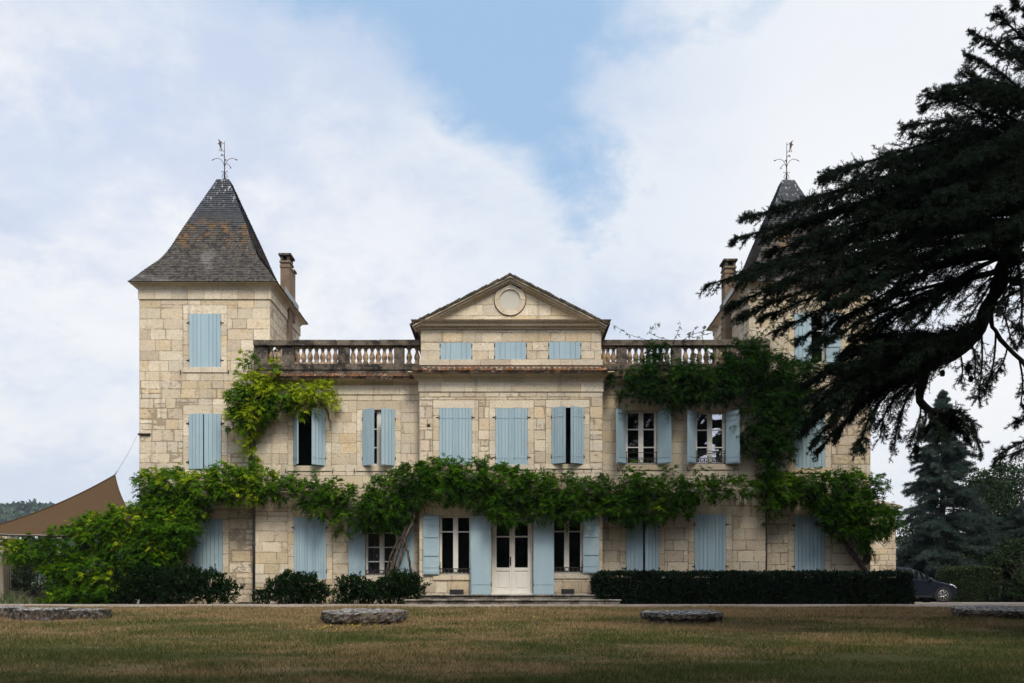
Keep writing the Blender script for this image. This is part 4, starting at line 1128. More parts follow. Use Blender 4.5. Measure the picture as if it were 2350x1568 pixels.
def blob_points(blobs, per_m2, g, inner=.55, tight=.08):
    """blobs in photo units (x, y, rx, ry, plane y, depth) -> points inside each ellipsoid near its skin, their outward normals, blob number"""
    Ps, Ns, Is = [], [], []
    for bi, (xd, yd, rx, ry, yy, dep) in enumerate(blobs):
        sc_ = (D0 + yy) / F; c = np.array([X(xd, yy), yy, Z(yd, yy)]); rad = np.array([max(rx * sc_ - tight, .55 * rx * sc_), dep, max(ry * sc_ - tight, .55 * ry * sc_)])
        n = max(3, int(per_m2 * math.pi * rad[0] * rad[2]))
        d = unit(g.normal(size=(n, 3))); d[:, 1] = -np.abs(d[:, 1]) * np.where(g.random(n) < .8, 1, -1)
        rr = g.uniform(inner, 1.0, (n, 1)) ** .6
        q = c + d * rad; lump = np.sin(q[:, 0] * 9.1 + q[:, 2] * 3.7 + 1.3) * np.sin(q[:, 2] * 10.3 - q[:, 0] * 4.1) + .6 * np.sin(q[:, 0] * 17 + q[:, 1] * 9) * np.sin(q[:, 2] * 19 + q[:, 0] * 5)
        rr = rr * (.88 + .20 * lump)[:, None]
        Ps.append(c + d * rad * rr); Ns.append(unit(d / rad * rad.mean())); Is.append(np.full(n, bi))
    return np.concatenate(Ps), np.concatenate(Ns), np.concatenate(Is)
def shoots(P_, N_, tone, g, leaves=9, spread=.34, leafL=(.17, .31), ll=.078, lw=.0165, nl=5, mat='wisteria_leaf', name='foliage', parent=None, upb=.35):
    n = len(P_)
    A = unit(N_ * [1, 1.25, 1] + UP * upb + .40 * g.normal(size=(n, 3)))            # shoot axes
    k = leaves; t_ = g.uniform(0, 1, (n, k)); SL = g.uniform(.5, 1.0, (n, 1)) * spread
    B = P_[:, None] + A[:, None] * (SL * t_)[..., None]
    rd = g.normal(size=(n, k, 3)); rd = unit(rd - A[:, None] * (rd * A[:, None]).sum(-1, keepdims=True))
    D = unit(rd + A[:, None] * (.25 + .8 * t_[..., None]) + UP * .12)
    L = g.uniform(*leafL, (n, k)) * (1.05 - .35 * t_)
    q, kk = pinnate(B.reshape(-1, 3), D.reshape(-1, 3), L.reshape(-1), g, nl, ll, lw)
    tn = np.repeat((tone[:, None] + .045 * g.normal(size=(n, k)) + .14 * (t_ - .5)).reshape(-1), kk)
    return np_mesh(name, q, 4, mat, parent, np.clip(tn, 0, 1))
def stem_curve(pts, rad, parent, name='stem', mat='bark', seg=7, wob=.03, seed=0, n=8):
    g = random.Random(seed); pts = [Vector(p) for p in pts]; out = []
    m = len(pts)
    for i in range(m - 1):
        p0, p1, p2, p3 = pts[max(i - 1, 0)], pts[i], pts[i + 1], pts[min(i + 2, m - 1)]
        for k in range(n):
            t_ = k / n
            out.append(.5 * ((2 * p1) + (p2 - p0) * t_ + (2 * p0 - 5 * p1 + 4 * p2 - p3) * t_ ** 2 + (3 * p1 - p0 - 3 * p2 + p3) * t_ ** 3) + Vector((g.uniform(-wob, wob), g.uniform(-wob, wob), g.uniform(-wob, wob))) * .5)
    out.append(pts[-1]); N_ = len(out)
    r0, r1 = rad if hasattr(rad, '__len__') else (rad, rad)
    return out, [(r0 + (r1 - r0) * i / (N_ - 1)) * (1 + g.uniform(-.08, .08)) for i in range(N_)]
def stems(parent, lst, mat='bark', name='stem', seed=0):
    mb = MB()
    for i, (pts, rad) in enumerate(lst):
        p, r_ = stem_curve(pts, rad, None, seed=seed + i); mb.tube(p, r_, 7)
    return mb.build(name, mat, parent)
RAC = []
def racemes(name, P_, g, parent, mat='flower', ln=.16):
    """hanging flower clusters: many small petals each, every cluster an object"""
    if not RAC:
        k = 40; t_ = g.uniform(0, 1, k); a = g.uniform(0, 6.28, k); rr = .04 * (1 - t_ * .75)
        B = np.stack([rr * np.cos(a), rr * np.sin(a), -ln * t_], -1); D = unit(np.stack([np.cos(a), np.sin(a), -.6 + 0 * a], -1))
        o = np_mesh(name, simple_leaves(B, D, g, .034, .013), 4, mat, None, g.random(k)); RAC.append(o.data); bpy.data.objects.remove(o)
    for p in P_:
        o = bpy.data.objects.new(name, RAC[0]); o.location = tuple(p); o.rotation_euler.z = g.uniform(0, 6); o.scale = (1, 1, g.uniform(.7, 1.3)); link(o, parent)

def vine(name, label, blobs, per_m2, tone_fn, seed, mat='wisteria_leaf', trunk=(), tufts=(), flowers=0, cat='vine', leaves=8, trunk_mat='bark', group=None, **kw):
    g = np.random.default_rng(seed)
    b0 = blobs[0]; root = thing(name, label, cat, (0, 0, 0), group)
    P_, N_, I_ = blob_points(blobs, per_m2, g)
    tone = np.array([tone_fn(blobs[i], g) for i in I_]); bt = g.normal(size=len(blobs)) * .08
    tone = tone + bt[I_] + g.normal(size=len(I_)) * .13
    ld = lambda q, a, b, c: np.sin(q[:, 0] * a + q[:, 2] * b + c) * np.sin(q[:, 2] * a * 1.1 - q[:, 0] * b + 2 * c)
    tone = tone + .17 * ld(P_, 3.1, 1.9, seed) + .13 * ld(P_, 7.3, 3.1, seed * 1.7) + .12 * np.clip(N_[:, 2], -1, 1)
    N_ = unit(N_ * np.array([1, 1.3, 1]))
    shoots(P_, N_, tone, g, leaves, mat=mat, parent=root, **kw)
    if trunk: stems(root, trunk, trunk_mat, 'trunk', seed)
    if flowers:
        sel = g.choice(len(P_), flowers, replace=False); racemes('flower_cluster', P_[sel] + N_[sel] * .22 - UP * .08, g, root)
    return root
def bl(lst, y, dep): return [(a, b, c, d, y, dep) for a, b, c, d in lst]

# -- wisteria at the left: over the fence, round the tower and along the first storey
left = bl([(350, 1110, 40, 28), (400, 1112, 60, 34), (460, 1122, 55, 36), (368, 1158, 44, 40), (420, 1170, 60, 45)], .35, .55) + \
       bl([(300, 1200, 60, 42), (370, 1225, 70, 55), (425, 1215, 32, 38), (300, 1260, 70, 50), (360, 1275, 60, 40)], .05, .75) + \
       bl([(225, 1225, 60, 40), (160, 1250, 60, 40), (90, 1265, 58, 29), (35, 1266, 42, 24), (152, 1315, 50, 32), (200, 1305, 80, 50), (190, 1350, 70, 28), (255, 1340, 60, 40), (255, 1210, 40, 28)], -.1, .75) + \
       bl([(130, 1368, 40, 12), (190, 1370, 40, 14), (235, 1365, 30, 20)], -.6, .4) + \
       bl([(520, 1108, 55, 40), (590, 1112, 50, 38), (655, 1120, 42, 26), (715, 1133, 45, 28), (775, 1135, 42, 28), (740, 1168, 45, 18), (800, 1160, 28, 20), (560, 1140, 40, 20), (790, 1195, 16, 20), (787, 1225, 9, 18), (715, 1105, 12, 16)], .12, .42)
def tone_left(b, g): return np.interp(b[0], [0, 150, 330, 480, 600, 700, 800], [.36, .48, .50, .56, .74, .46, .30])
wl = vine('wisteria', 'bright green wisteria mass spilling over the left fence and low across the left tower', left, 85, tone_left, 11, flowers=26,
     trunk=[([V(300, 1375, .2), V(320, 1300, .3), V(350, 1200, .45), V(400, 1130, .5), V(560, 1120, .35), V(700, 1130, .3), V(800, 1150, .3)], (.09, .03)), ([V(330, 1376, .1), V(380, 1310, .35), V(430, 1240, .5)], (.06, .03))])
upl = bl([(585, 885, 40, 30), (560, 920, 40, 36), (600, 930, 45, 36), (570, 962, 40, 26), (640, 912, 45, 28), (690, 912, 40, 24), (735, 905, 36, 24), (760, 925, 18, 14), (545, 965, 20, 22), (700, 938, 28, 13)], .18, .40) + \
      bl([(570, 833, 26, 13), (632, 847, 24, 12)], .2, .22) + bl([(574, 1000, 9, 30), (577, 1035, 10, 30), (582, 1070, 9, 24), (592, 1010, 8, 8)], .28, .12)
vine('wisteria', 'yellow-green wisteria climbing the left drainpipe to the upper floor and over the eaves', upl, 100, lambda b, g: np.interp(b[0], [540, 620, 690, 760], [.72, .78, .92, 1.05]) + (.12 if b[1] > 990 else 0), 12,
     trunk=[([V(574, 1110, .30), V(575, 1040, .30), V(573, 970, .3), V(585, 915, .3), V(650, 915, .3), V(740, 910, .3)], (.07, .02)), ([V(735, 920, .35), V(752, 945, .36), V(759, 985, .38)], (.03, .012))])
# -- the old wisteria with the twisted trunk, along the middle
mid = bl([(880, 1125, 45, 30), (860, 1165, 45, 34), (838, 1190, 34, 22), (905, 1175, 45, 36), (898, 1203, 36, 14), (855, 1200, 25, 15), (950, 1100, 50, 34), (960, 1140, 45, 28)], .05, .5) + \
      bl([(1010, 1088, 55, 32), (1080, 1095, 55, 38), (1010, 1128, 55, 26), (1090, 1135, 60, 32), (1160, 1108, 60, 42), (1150, 1160, 50, 34), (1172, 1190, 28, 20), (1230, 1125, 55, 38), (1240, 1165, 50, 26), (1300, 1130, 50, 36), (1320, 1168, 45, 24), (1290, 1185, 40, 14)], -.28, .5) + \
      bl([(1370, 1130, 45, 30), (1390, 1165, 45, 26), (1430, 1165, 40, 36), (1450, 1118, 34, 36), (1492, 1130, 44, 34), (1500, 1170, 45, 28), (1555, 1132, 40, 32), (1560, 1162, 35, 28), (1610, 1125, 45, 20), (1660, 1120, 45, 20), (1705, 1120, 30, 18), (1458, 1085, 16, 16), (1540, 1086, 12, 14), (1608, 1088, 12, 12), (1470, 1195, 30, 12)], .0, .42)
vine('wisteria', 'old wisteria with a twisted pale trunk, its green band running above the French door', mid, 85, lambda b, g: np.interp(b[0], [830, 950, 1200, 1450, 1700], [.26, .18, .17, .20, .14]), 13, flowers=46, trunk_mat='pale_bark',
     trunk=[([V(893, 1328, -.35), V(905, 1285, -.3), V(925, 1230, -.25), V(940, 1185, -.2), V(945, 1150, -.1), V(940, 1110, .0)], (.075, .05)),
            ([V(900, 1328, -.45), V(920, 1285, -.4), V(930, 1235, -.38), V(948, 1195, -.3), V(951, 1170, -.2)], (.05, .032)),
            ([V(944, 1325, -.3), V(938, 1280, -.28), V(928, 1245, -.3), V(915, 1215, -.25)], (.04, .034)),
            ([V(884, 1326, -.3), V(897, 1275, -.42), V(918, 1235, -.36)], (.035, .035)),
            ([V(940, 1120, .0), V(880, 1160, .1), V(840, 1170, .15)], (.06, .03)), ([V(945, 1130, -.1), V(1050, 1120, -.15), V(1250, 1130, -.15), V(1450, 1135, .1), V(1690, 1125, .2)], (.06, .02))])
# -- right end of the ground storey
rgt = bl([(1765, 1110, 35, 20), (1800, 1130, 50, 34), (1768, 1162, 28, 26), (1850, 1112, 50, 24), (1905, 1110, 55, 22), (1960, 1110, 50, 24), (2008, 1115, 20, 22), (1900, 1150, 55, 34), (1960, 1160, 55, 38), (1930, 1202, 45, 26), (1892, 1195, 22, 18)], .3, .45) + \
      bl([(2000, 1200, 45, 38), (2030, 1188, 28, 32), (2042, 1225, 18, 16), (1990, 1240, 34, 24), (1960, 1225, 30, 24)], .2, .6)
vine('wisteria', 'wisteria with shade painted in its leaves and a leaning dark stem round the foot of the right tower', rgt, 85, lambda b, g: np.interp(b[0], [1750, 1800, 1900, 2050], [.26, .18, .04, .05]), 14, mat='wisteria_leaf',  # leaf tone drops to the right: shade painted into the leaf colour
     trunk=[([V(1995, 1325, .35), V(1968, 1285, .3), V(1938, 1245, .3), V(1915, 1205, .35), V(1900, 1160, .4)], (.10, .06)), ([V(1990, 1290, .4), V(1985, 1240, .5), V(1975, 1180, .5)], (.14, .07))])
# -- creeper over the right balustrade and down the wing
cr = bl([(1425, 880, 30, 24), (1480, 850, 32, 28), (1480, 890, 55, 34), (1545, 890, 55, 44), (1580, 862, 50, 36), (1540, 928, 32, 18), (1612, 895, 45, 34), (1440, 915, 24, 14)], .12, .38) + \
     bl([(1510, 815, 26, 28), (1480, 800, 12, 14), (1615, 815, 12, 20)], .36, .14) + \
     bl([(1660, 880, 55, 44), (1700, 850, 56, 44), (1690, 815, 36, 26), (1735, 808, 32, 26), (1760, 850, 60, 48), (1822, 872, 58, 42), (1850, 850, 34, 22), (1785, 920, 60, 56), (1740, 955, 50, 55), (1805, 975, 48, 48), (1838, 935, 46, 38), (1738, 1015, 34, 42), (1790, 1028, 32, 38), (1765, 1068, 24, 30), (1762, 1095, 16, 18), (1885, 858, 16, 10)], .22, .48)
g_ = np.random.default_rng(15)
root = vine('creeper', 'dark green creeper covering the right balustrade and hanging between window and right tower', cr, 85, lambda b, g: np.interp(b[0], [1420, 1650, 1740, 1830, 1900], [.26, .30, .22, .18, .30]), 15, mat='creeper_leaf', cat='creeper', flowers=0, ll=.065, lw=.0135,
     trunk=[([V(1764, 1130, .45), V(1766, 1050, .45), V(1760, 950, .45), V(1750, 870, .45)], (.11, .05)), ([V(1770, 1120, .5), V(1775, 1000, .5), V(1810, 900, .5)], (.06, .03)), ([V(1760, 900, .4), V(1650, 870, .3), V(1500, 880, .3)], (.04, .02))])
# loose tendrils against the sky and across the tower wall
mb = MB(); tips = []
def sk(pts, y, r0=.010):
    p, r_ = stem_curve([V(a, b, y) for a, b in pts], (r0, .004), None, wob=.02, seed=int(pts[0][0])); mb.tube(p, r_, 4); tips.extend(p[::3])
for pts in ([(1500, 785), (1450, 770), (1405, 745)], [(1530, 780), (1492, 765), (1500, 748), (1512, 742)], [(1545, 782), (1556, 762), (1562, 740)], [(1570, 782), (1585, 765), (1600, 752)], [(1580, 770), (1620, 758), (1660, 742)], [(1590, 775), (1630, 765), (1680, 752)], [(1618, 800), (1612, 770), (1618, 745)],
            [(1700, 790), (1720, 760), (1760, 770), (1800, 800), (1830, 830)], [(1730, 790), (1770, 748), (1800, 770), (1815, 790)], [(1790, 830), (1800, 790), (1805, 765)], [(1720, 800), (1760, 752), (1790, 740)]): sk(pts, .4)
mb.build('tendril', 'pale_bark', root)
tp = np.array([tuple(p) for p in tips]); tp = np.repeat(tp, 2, 0); 
q, kk = pinnate(tp, unit(g_.normal(size=tp.shape)), np.full(len(tp), .10), g_, 4, .05, .014); 
np_mesh('tendril_leaves', q, 4, 'creeper_leaf', root, np.repeat(g_.random(len(tp)), kk))

# -- evergreen shrubs along the wall: blobs of upright leafy shoots
def shrub(name, label, blobs, seed, mat='laurel_leaf', per=330, ll=.075, lw=.017, cat='shrub', k=16, sl=.17, group=None, core=True, sub='foliage'):
    g = np.random.default_rng(seed); root = thing(name, label, cat, (X(blobs[0][0], blobs[0][4]), blobs[0][4], 0), group)
    P_, N_, I_ = blob_points(blobs, per, g, .35, -.05); n = len(P_)
    A = unit(N_ + UP * .75 + .4 * g.normal(size=(n, 3))); t_ = g.uniform(.1, 1, (n, k))
    B = P_[:, None] + A[:, None] * (t_ * sl * g.uniform(.6, 1.2, (n, 1)))[..., None]
    D = unit(unit(g.normal(size=(n, k, 3))) * .8 + A[:, None] * (.35 + .6 * t_[..., None]))
    q = simple_leaves(B.reshape(-1, 3), D.reshape(-1, 3), g, ll, lw)
    tn = np.clip((.45 + .22 * g.normal(size=(n, 1)) + .12 * g.normal(size=(n, k)) + .2 * (t_ - .5)), 0, 1).reshape(-1)
    o = np_mesh(sub, q, 4, mat, root, tn); o.location = -root.location
    mb = MB()
    for b in blobs[:4]:
        x = X(b[0], b[4]); zt = max(.12, Z(b[1], b[4]))
        for j in range(4): mb.tube([(x + random.uniform(-.1, .1), b[4] + random.uniform(-.1, .1), -.03), (x + random.uniform(-.3, .3), b[4] + random.uniform(-.2, .2), zt)], [.022, .010], 5)
    o = mb.build('stem', 'bark', root); o.location = -root.location
    return root
shrub('laurel_bush', 'broad dark evergreen bush below the shuttered window of the left tower', bl([(300, 1342, 45, 34), (350, 1334, 55, 33), (420, 1336, 60, 32), (480, 1340, 48, 30), (525, 1358, 26, 20), (310, 1365, 55, 18), (400, 1365, 70, 18), (490, 1365, 50, 16)], -.55, .55), 31)
shrub('laurel_bush', 'loose round evergreen bush under the closed shutters of the left wing', bl([(668, 1342, 40, 24), (702, 1346, 42, 25), (642, 1350, 28, 18), (735, 1362, 18, 14), (670, 1366, 55, 14), (715, 1366, 35, 14)], -.35, .45), 32)
shrub('laurel_bush', 'small evergreen sprig growing beside the left drainpipe', bl([(610, 1370, 18, 10), (595, 1372, 10, 9)], -.25, .25), 33)
shrub('laurel_bush', 'dark upright evergreen bush under the curtained window', bl([(805, 1346, 28, 24), (832, 1354, 30, 20), (795, 1362, 24, 16), (842, 1366, 30, 14), (858, 1360, 18, 14)], -.4, .45), 34)
shrub('laurel_bush', 'dense green evergreen bush between the twisted trunk and the stone steps', bl([(920, 1342, 40, 24), (895, 1352, 38, 24), (946, 1346, 30, 24), (880, 1366, 32, 14), (935, 1366, 42, 14)], -.65, .5), 35)
g = np.random.default_rng(36)
B = np.stack([g.uniform(X(752, -.2), X(800, -.2), 260), g.uniform(-.45, .1, 260), np.abs(g.normal(0, .07, 260))], 1)
np_o = np_mesh('weeds', simple_leaves(B, unit(g.normal(size=B.shape) + UP), g, .10, .02), 4, 'grass_tall', None, g.uniform(.4, 1, 260)); tag(np_o, 'dry yellowing weeds at the wall between two evergreen bushes', 'weeds')

def clipped_hedge(name, label, x0, x1, y0, y1, zt, seed, mat, per=900, ll=.055, lw=.016, bump=.05):
    g = np.random.default_rng(seed); root = thing(name, label, 'hedge', ((x0 + x1) / 2, (y0 + y1) / 2, 0))
    faces = [((x0, x1), (zt * -.0, zt), 'f'), ((x0, x1), (y0, y1), 't'), ((y0, y1), (0, zt), 'l'), ((y0, y1), (0, zt), 'r'), ((x0, x1), (0, zt), 'b')]
    Ps, Ns = [], []
    for (a0, a1), (b0, b1), s in faces:
        n = int(abs((a1 - a0) * (b1 - b0)) * per); a = g.uniform(a0, a1, n); b = g.uniform(b0, b1, n); o_ = np.zeros(n)
        wv = .05 * np.sin(a * 2.3 + b * 1.7) + .04 * np.sin(a * 5.1 - b * 3.3) + g.normal(size=n) * bump * .8 - .02
        rnd = lambda q: q
        if s == 'f': Ps.append(np.stack([a, y0 - wv, b], 1)); Ns.append(np.tile([0, -1, .25], (n, 1)))
        if s == 'b': Ps.append(np.stack([a, y1 + wv, b], 1)); Ns.append(np.tile([0, 1, .25], (n, 1)))
        if s == 't': Ps.append(np.stack([a, b, zt + wv], 1)); Ns.append(np.tile([0, 0, 1.], (n, 1)))
        if s == 'l': Ps.append(np.stack([x0 - wv, a, b], 1)); Ns.append(np.tile([-1, 0, .25], (n, 1)))
        if s == 'r': Ps.append(np.stack([x1 + wv, a, b], 1)); Ns.append(np.tile([1, 0, .25], (n, 1)))
    ns = int((x1 - x0) * 26); c_ = np.stack([g.uniform(x0 + .1, x1 - .1, ns), g.uniform(y0, y1, ns), zt + g.uniform(.0, .07, ns)], 1)      # stray shoots on top
    for e in range(4): Ps.append(c_ + [0, 0, .022 * e]); Ns.append(np.tile([0, 0, 1.], (ns, 1)))
    P_ = np.concatenate(Ps); N_ = np.concatenate(Ns); n = len(P_)
    # round the upper and outer edges
    for ax, lo, hi in ((0, x0, x1),):
        ex = np.clip((np.abs(P_[:, ax] - (lo + hi) / 2) - ((hi - lo) / 2 - .22)) / .22, 0, 1.3); ez = np.clip((P_[:, 2] - (zt - .22)) / .22, 0, 1.3)
        over = np.maximum(np.sqrt(ex ** 2 + ez ** 2) - 1.05, 0); P_[:, 2] -= over * .2 * ez; P_[:, 0] -= over * .2 * ex * np.sign(P_[:, 0] - (lo + hi) / 2)
    A = unit(N_ + UP * .4 + .35 * g.normal(size=(n, 3))); k = 4
    B = P_[:, None] + A[:, None] * g.uniform(-.02, .07, (n, k, 1)); D = unit(A[:, None] * .7 + unit(g.normal(size=(n, k, 3))))
    o = np_mesh('foliage', simple_leaves(B.reshape(-1, 3), D.reshape(-1, 3), g, ll, lw), 4, mat, root, np.clip(g.normal(.5, .25, n * k), 0, 1)); o.location = -root.location
    mb = MB(); mb.box(x0 + .1, x1 - .1, y0 + .1, y1 - .1, 0, zt - .12); o = mb.build('twig_core', mat, root); o.location = -root.location
    return root
clipped_hedge('box_hedge', 'long very dark clipped hedge below the right wing and right tower', X(1368, -1.0), X(2096, -1.0), -1.05, .0, Z(1318, -1.0), 41, 'box_leaf', per=520, ll=.075, lw=.021)
YH = 15.0
clipped_hedge('clipped_hedge', 'square clipped olive-green hedge beyond the parked car', X(2188, YH), X(2299, YH), YH, YH + 1.6, Z(1305, YH), 42, 'privet_leaf', per=420, ll=.08, lw=.024, bump=.04)

# ---------------------------------------------------------------- grass
g = np.random.default_rng(50)
N_G = 380000
d_ = 11.0 + (28.35 - 11.0) * g.random(N_G) ** 1.25
x_ = (g.uniform(-70, 2420, N_G) - CX) * d_ / F; y_ = d_ - D0
z_ = gz(x_, y_)
sn = lambda q, sc_, sd: sum(np.sin(q[0] * sc_ * math.cos(a) + q[1] * sc_ * math.sin(a) * 1.6 + 7 * a * sd) for a in (0.3, 1.1, 1.9, 2.7, 3.6, 4.9)) / 3.2
bare = np.clip((.65 * sn((x_, y_), 1.1, 1) + .45 * sn((x_, y_), 2.9, 2) - .42) * 4, 0, 1) * np.clip((21 - d_) / 5, .35, 1)
kp = g.random(N_G) > bare * .85; x_, y_, z_, d_ = x_[kp], y_[kp], z_[kp], d_[kp]; N_G = len(x_)
lush = 1 + .7 * np.clip(sn((x_, y_), 1.9, 3) - .3, 0, 1)
hh = lush * g.uniform(.025, .07, N_G) * (1 + .5 * np.sin(x_ * 1.3 + y_ * .7) * np.sin(y_ * 1.9)); ww = g.uniform(.004, .008, N_G) * (d_ / 16)
an = g.uniform(0, 6.28, N_G); lean = g.normal(size=(N_G, 2)) * .55
side = np.stack([np.cos(an), np.sin(an) * .4, 0 * an], 1) * ww[:, None]
b_ = np.stack([x_, y_, z_ - .005], 1); tip = b_ + np.stack([lean[:, 0] * hh, lean[:, 1] * hh, hh], 1)
grass = np_mesh('grass', np.stack([b_ - side, b_ + side, tip], 1).reshape(-1, 3), 3, 'grass_blade'); tag(grass, 'short dry green and straw coloured grass of the lawn', 'grass', None, 'stuff')
t = newmat('yellow_flower'); fin(t, (0.55, 0.42, 0.02), 0.6)
fl = []
for xd, yd, n, sx, sy in ((770, 1370, 16, 45, 5), (815, 1385, 0, 1, 1), (790, 1372, 10, 30, 6), (2040, 1300, 0, 1, 1)):
    pass
fx = np.concatenate([g.normal(X(790, -11.5), .5, 26), g.normal(6.3, 2.2, 30), g.normal(-3.4, 1.0, 8)]); fy_ = np.concatenate([g.normal(-11.5, .5, 26), g.normal(-8.0, 1.0, 30), g.normal(-9.5, .6, 8)])
B = np.stack([fx, fy_, gz(fx, fy_) + .05], 1); B = np.repeat(B, 5, 0)
o = np_mesh('dandelion_flowers', simple_leaves(B, unit(g.normal(size=B.shape) * [1, 1, .3] + UP * .5), g, .028, .011), 4, 'yellow_flower'); tag(o, 'tiny yellow flowers scattered in the lawn', 'flowers', None, 'stuff')

# ---------------------------------------------------------------- flat stones on the lawn
def at_ground(xd, yd):
    """where the line of sight to a point of the lawn meets it (used to read positions off the photograph)"""
    d = 12.0
    for i in range(4000):
        y = d - D0; x = (xd - CX) * d / F; z = ZC + (HY - yd) * d / F
        if z <= float(gz(x, y)): return x, y, float(gz(x, y))
        d += .01
    return x, y, float(gz(x, y))
TUFT = []
def round_stone(name, label, x, y, rx, ry, h, seed, base=0.0, squareness=1.0, cat='stone', rot=0):
    TUFT.append((x, y, rx)); r = random.Random(seed); root = None; mb = MB(); n = 72; ph = [r.uniform(0, 6.28) for _ in range(8)]
    def rad(a): return 1 + .018 * math.sin(3 * a + ph[0]) + .014 * math.sin(7 * a + ph[1]) + .012 * math.sin(13 * a + ph[2]) + .01 * math.sin(23 * a + ph[3])
    def pt(a, k, z):
        ca, sa = math.cos(a), math.sin(a); q = squareness
        cx_ = math.copysign(abs(ca) ** q, ca); sy_ = math.copysign(abs(sa) ** q, sa)
        kk = k * (1 + .012 * math.sin(17 * a + 40 * z + ph[6]) + .008 * math.sin(31 * a - 70 * z + ph[7])); px_, py_ = rx * kk * rad(a) * cx_, ry * kk * rad(a) * sy_
        c, s = math.cos(rot), math.sin(rot); px_, py_ = px_ * c - py_ * s, px_ * s + py_ * c
        return (x + px_, y + py_, float(gz(x + px_ * .98, y + py_ * .98)) + z + (.02 * math.sin(px_ * 4 + ph[4]) * math.sin(py_ * 5 + ph[5])) * (1 if z > .1 else 0))
    rings = [(.95, -.06), (.955, base * .5), (.965, base + .004)] if base else [(1.0, -.06), (1.01, h * .3)]
    rings += [(1.0, base + .015), (1.015, base + (h - base) * .35), (1.005, base + (h - base) * .7), (1.0, h - .012), (.985, h), (.85, h + .004), (.6, h + .012), (.4, h + .016), (.12, h + .016)]
    b = len(mb.v)
    for k, z in rings:
        for i in range(n): mb.v.append(pt(2 * math.pi * i / n, k, z))
    m = len(rings)
    mb.idx(b, [(j * n + i, j * n + (i + 1) % n, (j + 1) * n + (i + 1) % n, (j + 1) * n + i) for j in range(m - 1) for i in range(n)], 0, None, False)
    mb.idx(b, [tuple((m - 1) * n + i for i in range(n))])
    o = mb.build(name, 'lichen_slab'); return tag(o, label, cat, 'flat old stones lying on the lawn')
x, y, z = at_ground(821, 1436); round_stone('round_stone', 'flat round stone slab crusted with white lichen on the lawn left of the steps', x, y + .85, .95, .92, .27, 1, .055)
x, y, z = at_ground(1583, 1434); round_stone('round_stone', 'flat round stone slab on a reddish base on the lawn before the dark hedge', x, y + .85, .91, .9, .235, 2, .10)
x, y, z = at_ground(2330, 1422); round_stone('round_stone', 'dark flat stone cut by the right edge of the lawn, near the gravel', X(2325, y), y + .9, .98, .95, .21, 3, .07)
x, y, z = at_ground(182, 1423); round_stone('stone_block', 'rough blocky stone at the right end of the left row, separate from the long slab', x + .02, y + .50, .46, .42, .215, 4, 0, .62)
x, y, z = at_ground(68, 1426); round_stone('stone_slab', 'long low stone slab on the left of the lawn, beside the blocky stone', x - .03, y + .7, .54, .62, .255, 5, 0, .60)
x, y, z = at_ground(-42, 1424); round_stone('stone_slab', 'stone slab cut off by the left edge of the photo', x, y + .7, .50, .6, .265, 6, 0, .62)

def tufts():
    g = np.random.default_rng(52); Bx = []
    for cx_, cy_, rx in TUFT:
        a = g.uniform(math.pi, 2 * math.pi, 420); r_ = rx * g.uniform(.98, 1.10, 420); keep = g.random(420) < .45 + .5 * np.sin(a * 5 + cx_) ; Bx.append(np.stack([cx_ + r_ * np.cos(a), cy_ + r_ * np.sin(a)], 1)[keep])
    n = 5200; xx = g.uniform(-16, 17, n); Bx.append(np.stack([xx, LAWN_EDGE - .05 + .16 * np.sin(xx * 2.1) * np.sin(xx * .7) + g.normal(0, .07, n)], 1))
    q = np.concatenate(Bx); n = len(q); b_ = np.stack([q[:, 0], q[:, 1], gz(q[:, 0], q[:, 1]) - .005], 1); hh = g.uniform(.04, .13, n); an = g.uniform(0, 6.28, n)
    hh[-5200:] *= .55
    sd = np.stack([np.cos(an), .4 * np.sin(an), 0 * an], 1) * .008; tip = b_ + np.stack([g.normal(0, .5, n) * hh, g.normal(0, .5, n) * hh, hh], 1)
    o = np_mesh('grass_tufts', np.stack([b_ - sd, b_ + sd, tip], 1).reshape(-1, 3), 3, 'grass_blade'); tag(o, 'longer grass growing against the flat stones and along the drive', 'grass', None, 'stuff')
tufts()

